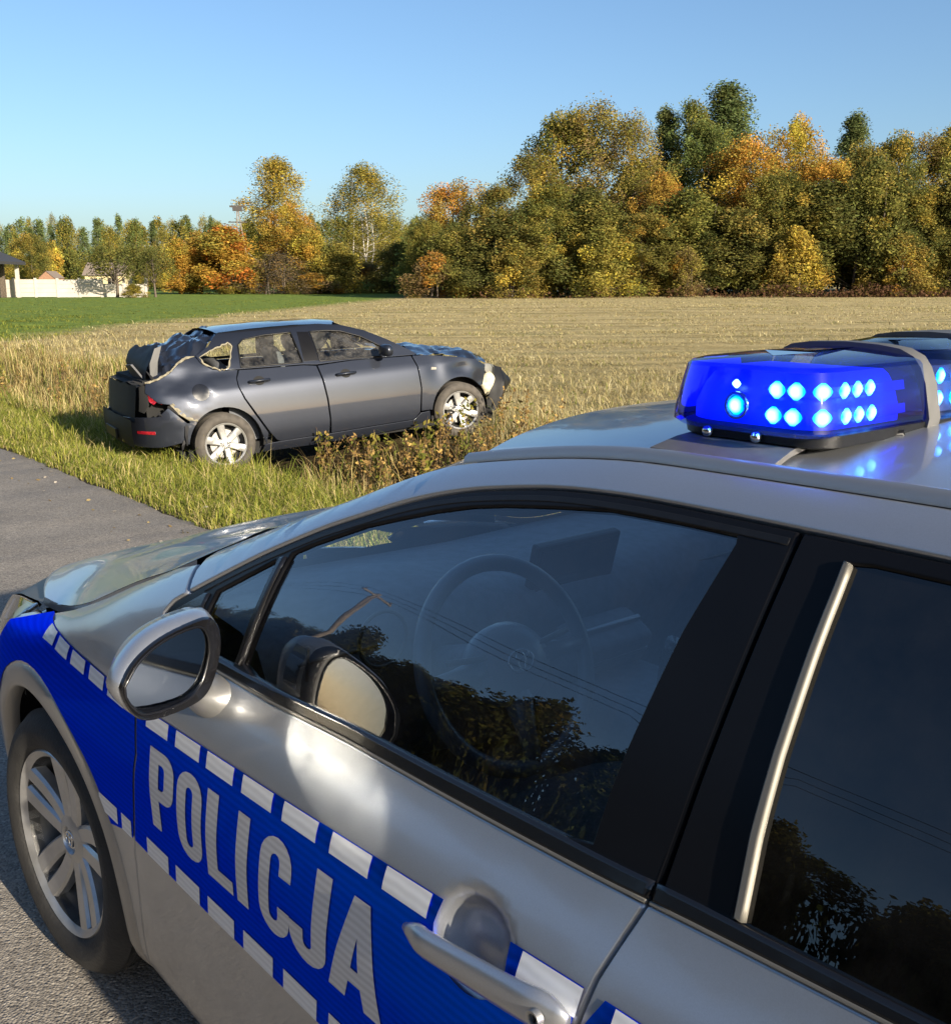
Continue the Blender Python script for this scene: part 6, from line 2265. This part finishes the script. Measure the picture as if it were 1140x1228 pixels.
# ------------------------------------------------------------------ grass
M['blade'] = leaf_mat('grass_blades', .35, hue=0)
def blades(name, P, h, wd, lean, cols, curl=.4):
    """P (n,3) roots, h heights, wd widths; three-section blades"""
    n = len(P)
    a = rng.uniform(0, 2 * np.pi, n)
    dirx, diry = np.cos(a), np.sin(a)
    wx, wy = -diry, dirx
    ln = lean * rng.uniform(.2, 1.0, n)
    def sect(t, b, wf):
        cx = P[:, 0] + dirx * h * ln * b
        cy = P[:, 1] + diry * h * ln * b
        cz = P[:, 2] + h * t
        hw_ = wd * wf * .5
        return np.stack([cx - wx * hw_, cy - wy * hw_, cz], 1), np.stack([cx + wx * hw_, cy + wy * hw_, cz], 1)
    a0, b0 = sect(-.02, 0, 1)
    a1, b1 = sect(.55, .25, .8)
    a2, b2 = sect(.86 - curl * .15, .7, .5)
    tip = np.stack([P[:, 0] + dirx * h * ln * 1.15, P[:, 1] + diry * h * ln * 1.15, P[:, 2] + h * (1 - curl * .3)], 1)
    V = np.stack([a0, b0, a1, b1, a2, b2, tip], 1).reshape(-1, 3)
    i = np.arange(n)[:, None] * 7
    f = np.concatenate([i + np.array([[0, 1, 3, 2]]), i + np.array([[2, 3, 5, 4]]), i + np.array([[4, 5, 6]])], 1)
    starts = (np.arange(n)[:, None] * 11 + np.array([[0, 4, 8]])).ravel()
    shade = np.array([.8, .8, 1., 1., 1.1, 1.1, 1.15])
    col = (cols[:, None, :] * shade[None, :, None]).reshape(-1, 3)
    me = fast(name, V, f.ravel(), starts, M['blade'], np.clip(col, 0, 1))
    return link(bpy.data.objects.new(name, me))
def pick(n, cols):
    w_ = np.array([c[1] for c in cols], float)
    i = rng.choice(len(cols), n, p=w_ / w_.sum())
    return np.array([c[0] for c in cols])[i] * rng.uniform(.75, 1.25, (n, 1))
def strip_pts(n, s0, s1, d0, d1, edge=True):
    s = s0 + (s1 - s0) * rng.uniform(0, 1, n) ** 1.25
    d = rng.uniform(d0, d1, n)
    p = P0[None] + d[:, None] * ND + s[:, None] * SD
    return p[:, 0], p[:, 1], s, d
gr1, gr2, gr3, dry, drk = (.20, .225, .040), (.29, .28, .055), (.12, .155, .030), (.44, .36, .16), (.07, .09, .02)
n = 190000
x, y, s, d = strip_pts(n, -6, 42, .03, 2.2)
cl = smooth_noise(x, y, 2.3, 3) + .5 * smooth_noise(x, y, 6.1, 8)
keep = rng.uniform(0, 1, n) < np.clip(.75 + .35 * cl, .15, 1) * np.clip((d + .05) / .3, .2, 1)
x, y, d, cl, s = x[keep], y[keep], d[keep], cl[keep], s[keep]
n = len(x)
h = rng.gamma(5, .020, n) * np.clip(.55 + .5 * d, .5, 1.25) * np.clip(1 + .3 * cl, .6, 1.5)
col = pick(n, [(gr1, 5), (gr2, 5), (gr3, 3), (dry, 2.6)])
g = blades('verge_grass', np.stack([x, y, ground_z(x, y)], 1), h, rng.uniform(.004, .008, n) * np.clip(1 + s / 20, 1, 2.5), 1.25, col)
prop(g, 'tufty green roadside grass along the asphalt edge', 'grass', kind='stuff')
n = 130000
x, y, s, d = strip_pts(n, -6, 30, -.02, 1.9)
h = rng.gamma(4, .013, n)
col = pick(n, [(gr1, 5), (gr2, 5), (gr3, 2), (dry, 3.5)])
g = blades('verge_turf', np.stack([x, y, ground_z(x, y)], 1), h, rng.uniform(.004, .007, n) * np.clip(1 + s / 20, 1, 2.5), 1.6, col, .7)
prop(g, 'short matted turf at the edge of the asphalt', 'grass', kind='stuff')
# ditch growth: brown and tan, taller
n = 90000
x, y, s, d = strip_pts(n, -7, 40, 1.7, 5.2)
cl = smooth_noise(x, y, 1.7, 5) + .6 * smooth_noise(x, y, 4.3, 2)
keep = rng.uniform(0, 1, n) < np.clip(.6 + .5 * cl, .1, 1)
# nothing stands up through the wreck
wx_ = (x + 2.910) * WF.x + (y - 11.160) * WF.y
wy_ = (x + 2.910) * WR.x + (y - 11.160) * WR.y
inside = (np.abs(wy_) < .80) & (wx_ > -.95) & (wx_ < 3.45)
keep &= ~inside
x, y, d, cl, s = x[keep], y[keep], d[keep], cl[keep], s[keep]
n = len(x)
h = rng.gamma(6, .038, n) * np.clip(1.15 - .12 * np.abs(d - 3.0), .5, 1.2) * np.clip(1 + .35 * cl, .5, 1.6)
wy2 = (x + 2.910) * WR.x + (y - 11.160) * WR.y
wx2 = (x + 2.910) * WF.x + (y - 11.160) * WF.y
h *= np.where((wy2 > .7) & (wy2 < 2.0) & (wx2 > -1) & (wx2 < .75), .45, 1)
col = pick(n, [(dry, 5), ((.30, .22, .085), 5), ((.18, .12, .05), 3), (gr3, 2.5), (gr1, 2), ((.50, .41, .20), 3)])
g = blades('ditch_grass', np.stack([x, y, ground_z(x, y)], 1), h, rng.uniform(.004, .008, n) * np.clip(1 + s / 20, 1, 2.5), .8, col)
prop(g, 'tall dry tan and brown grass filling the ditch', 'grass', kind='stuff')
# field: short dry stubble, thinning into the distance
n = 330000
zc = 9 + 85 * rng.uniform(0, 1, n) ** 2.0
u = rng.uniform(-60, 1200, n)
x = (u - 570) / FPX * zc
y = zc
d, s = road_ds(x, y)
cl = np.sin(y * 1.15 + .35 * np.sin(x * .23) + .8 * np.sin(y * .31)) * .3 + .6 * smooth_noise(x, y, .9, 6) + .4 * smooth_noise(x, y, 3.1, 1)
wx_ = (x + 2.910) * WF.x + (y - 11.160) * WF.y
wy_ = (x + 2.910) * WR.x + (y - 11.160) * WR.y
mead = -.995 * x + .098 * y - 17.7 + 1.5 * smooth_noise(x, y, .35, 1)
keep = (d > 4.4) & (rng.uniform(0, 1, n) < np.clip(.5 + .45 * cl, .06, 1)) & ~((np.abs(wy_) < .85) & (wx_ > -1) & (wx_ < 3.5))
x, y, d, zc, cl, mead = x[keep], y[keep], d[keep], zc[keep], cl[keep], mead[keep]
n = len(x)
h = rng.gamma(3, .020, n) * np.clip(1.0 + .7 * cl, .3, 2.2) * np.clip(1.9 - (d - 4.4) * .13, .7, 1.9)
col = pick(n, [((.52, .44, .22), 5), ((.42, .34, .16), 5), ((.27, .21, .10), 2), ((.60, .53, .31), 2), (gr1, 1.2)])
gm = pick(n, [(gr1, 4), (gr3, 3), (gr2, 3)])
k = (mead > 0)
col[k] = gm[k]
h[k] *= .8
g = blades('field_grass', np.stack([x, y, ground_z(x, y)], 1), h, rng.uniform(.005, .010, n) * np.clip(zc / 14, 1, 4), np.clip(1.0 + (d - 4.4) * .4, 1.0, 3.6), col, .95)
prop(g, 'mown dry straw coloured grass covering the field', 'grass', kind='stuff')

# ---- single weeds standing in the ditch
def weed_mesh(seed, H, nleaf, cols, leaf):
    r0 = rng
    paths, C, cc = [], [], []
    for s_ in range(3):
        lx, ly = r0.normal() * .16, r0.normal() * .16
        hh = H * r0.uniform(.7, 1)
        pts = [(lx * t * t * hh, ly * t * t * hh, hh * t) for t in (0, .35, .7, 1)]
        paths.append((pts, [.004, .0035, .0025, .0015]))
        for k in range(nleaf):
            t = r0.uniform(.15, 1)
            a = r0.uniform(0, 6.28)
            q = r0.uniform(.015, .06) * (1.2 - t * .6)
            C.append((lx * t * t * hh + q * math.cos(a), ly * t * t * hh + q * math.sin(a), hh * t + r0.normal() * .01))
    C = np.array(C)
    V, col = leaf_quads(C, leaf, pick(len(C), cols))
    n_ = len(C)
    fm = fast('weed_leaves', V, np.arange(4 * n_), np.arange(n_) * 4, M['blade'], col)
    tv, tf = tubes_np(paths, 4)
    sm = bpy.data.meshes.new('weed_stem')
    sm.from_pydata([tuple(v) for v in tv], [], tf)
    sm.materials.append(M['weed_stem'])
    return sm, fm
M['weed_stem'] = mat('weed_stem', (.11, .07, .035), .9)
WD = [weed_mesh(i, .62, 26, [((.28, .18, .065), 4), ((.19, .12, .045), 4), ((.40, .27, .09), 3), ((.12, .13, .03), 2)], .024) for i in range(4)]
WG = [weed_mesh(i, .72, 30, [((.16, .16, .03), 5), ((.24, .20, .045), 4), ((.10, .11, .025), 2)], .028) for i in range(2)]
weeds = []
for i in range(1500):
    s_ = rng.uniform(-6.5, 24)
    d_ = rng.normal(2.9, .75)
    if not 1.75 < d_ < 4.9: continue
    q = P0 + ND * d_ + SD * s_
    a, b = (q[0] + 2.910) * WF.x + (q[1] - 11.160) * WF.y, (q[0] + 2.910) * WR.x + (q[1] - 11.160) * WR.y
    if abs(b) < .95 and -1.1 < a < 3.6: continue
    near = .9 < b < 2.2 and -1 < a < .9
    if near: continue
    weeds.append((q[0], q[1], a, b, s_))
fr_ = [w_ for w_ in weeds if -1 < w_[2] < 3.9 and 0 < w_[3] < 2.6][:120]
bk_ = [w_ for w_ in weeds if w_ not in fr_ and w_[4] > 2][:70]
for i, (x, y, a, b, s_) in enumerate(fr_ + bk_):
    green = (i % 6 == 0)
    sm, fm = (WG if green else WD)[i % (2 if green else 4)]
    root = empty('weed', (x, y, float(ground_z(x, y)) - .02), i * 1.3)
    k = rng.uniform(.6, 1.15)
    root.scale = (k, k, k)
    link(bpy.data.objects.new('stem', sm), root)
    link(bpy.data.objects.new('leaves', fm), root)
    where = 'in the ditch in front of the crashed car' if -1 < a < 3.6 and b > 0 else ('in the ditch behind the crashed car' if s_ > 4 else 'in the ditch beyond the police car bonnet')
    prop(root, ('yellowing green leafy weed ' if green else 'withered brown leafy weed ') + where, 'weed', ('green weeds ' if green else 'brown weeds ') + where)
# bracken at the foot of the wood
n = 9000
zc = rng.uniform(92.5, 96, n)
u = rng.uniform(560, 1260, n)
x = (u - 570) / FPX * zc
y = zc
k = rng.uniform(0, 1, n) < np.clip((u - 760) / 300, .08, .8)
x, y = x[k], y[k]
P = np.stack([x, y, ground_z(x, y) + rng.uniform(0, 1, len(x)) * np.clip(.7 + .5 * smooth_noise(x, y, .8, 2) + .3 * smooth_noise(x, y, 2.3, 5), .1, 1.5)], 1)
V, col = leaf_quads(P, .15, pick(len(P), [((.09, .05, .03), 5), ((.13, .075, .04), 3), ((.08, .06, .02), 3)]))
nn = len(P)
me = fast('bracken', V, np.arange(4 * nn), np.arange(nn) * 4, M['leaf'], col)
prop(link(bpy.data.objects.new('bracken', me)), 'withered reddish brown bracken along the foot of the wood', 'bracken', kind='stuff')
# fallen leaves and small stones at the road edge
n = 260
x, y, s, d = strip_pts(n, -3, 18, -.55, .35)
P = np.stack([x, y, np.maximum(ground_z(x, y), 0) + .006], 1)
V, col = leaf_quads(P, .018, pick(n, [(A_BR, 3), ((.35, .27, .12), 3), ((.4, .36, .3), 2)]), .85)
me = fast('fallen_leaves', V, np.arange(4 * n), np.arange(n) * 4, M['leaf'], col)
prop(link(bpy.data.objects.new('fallen_leaves', me)), 'scattered dry leaves and chips along the asphalt edge', 'leaves', kind='stuff')
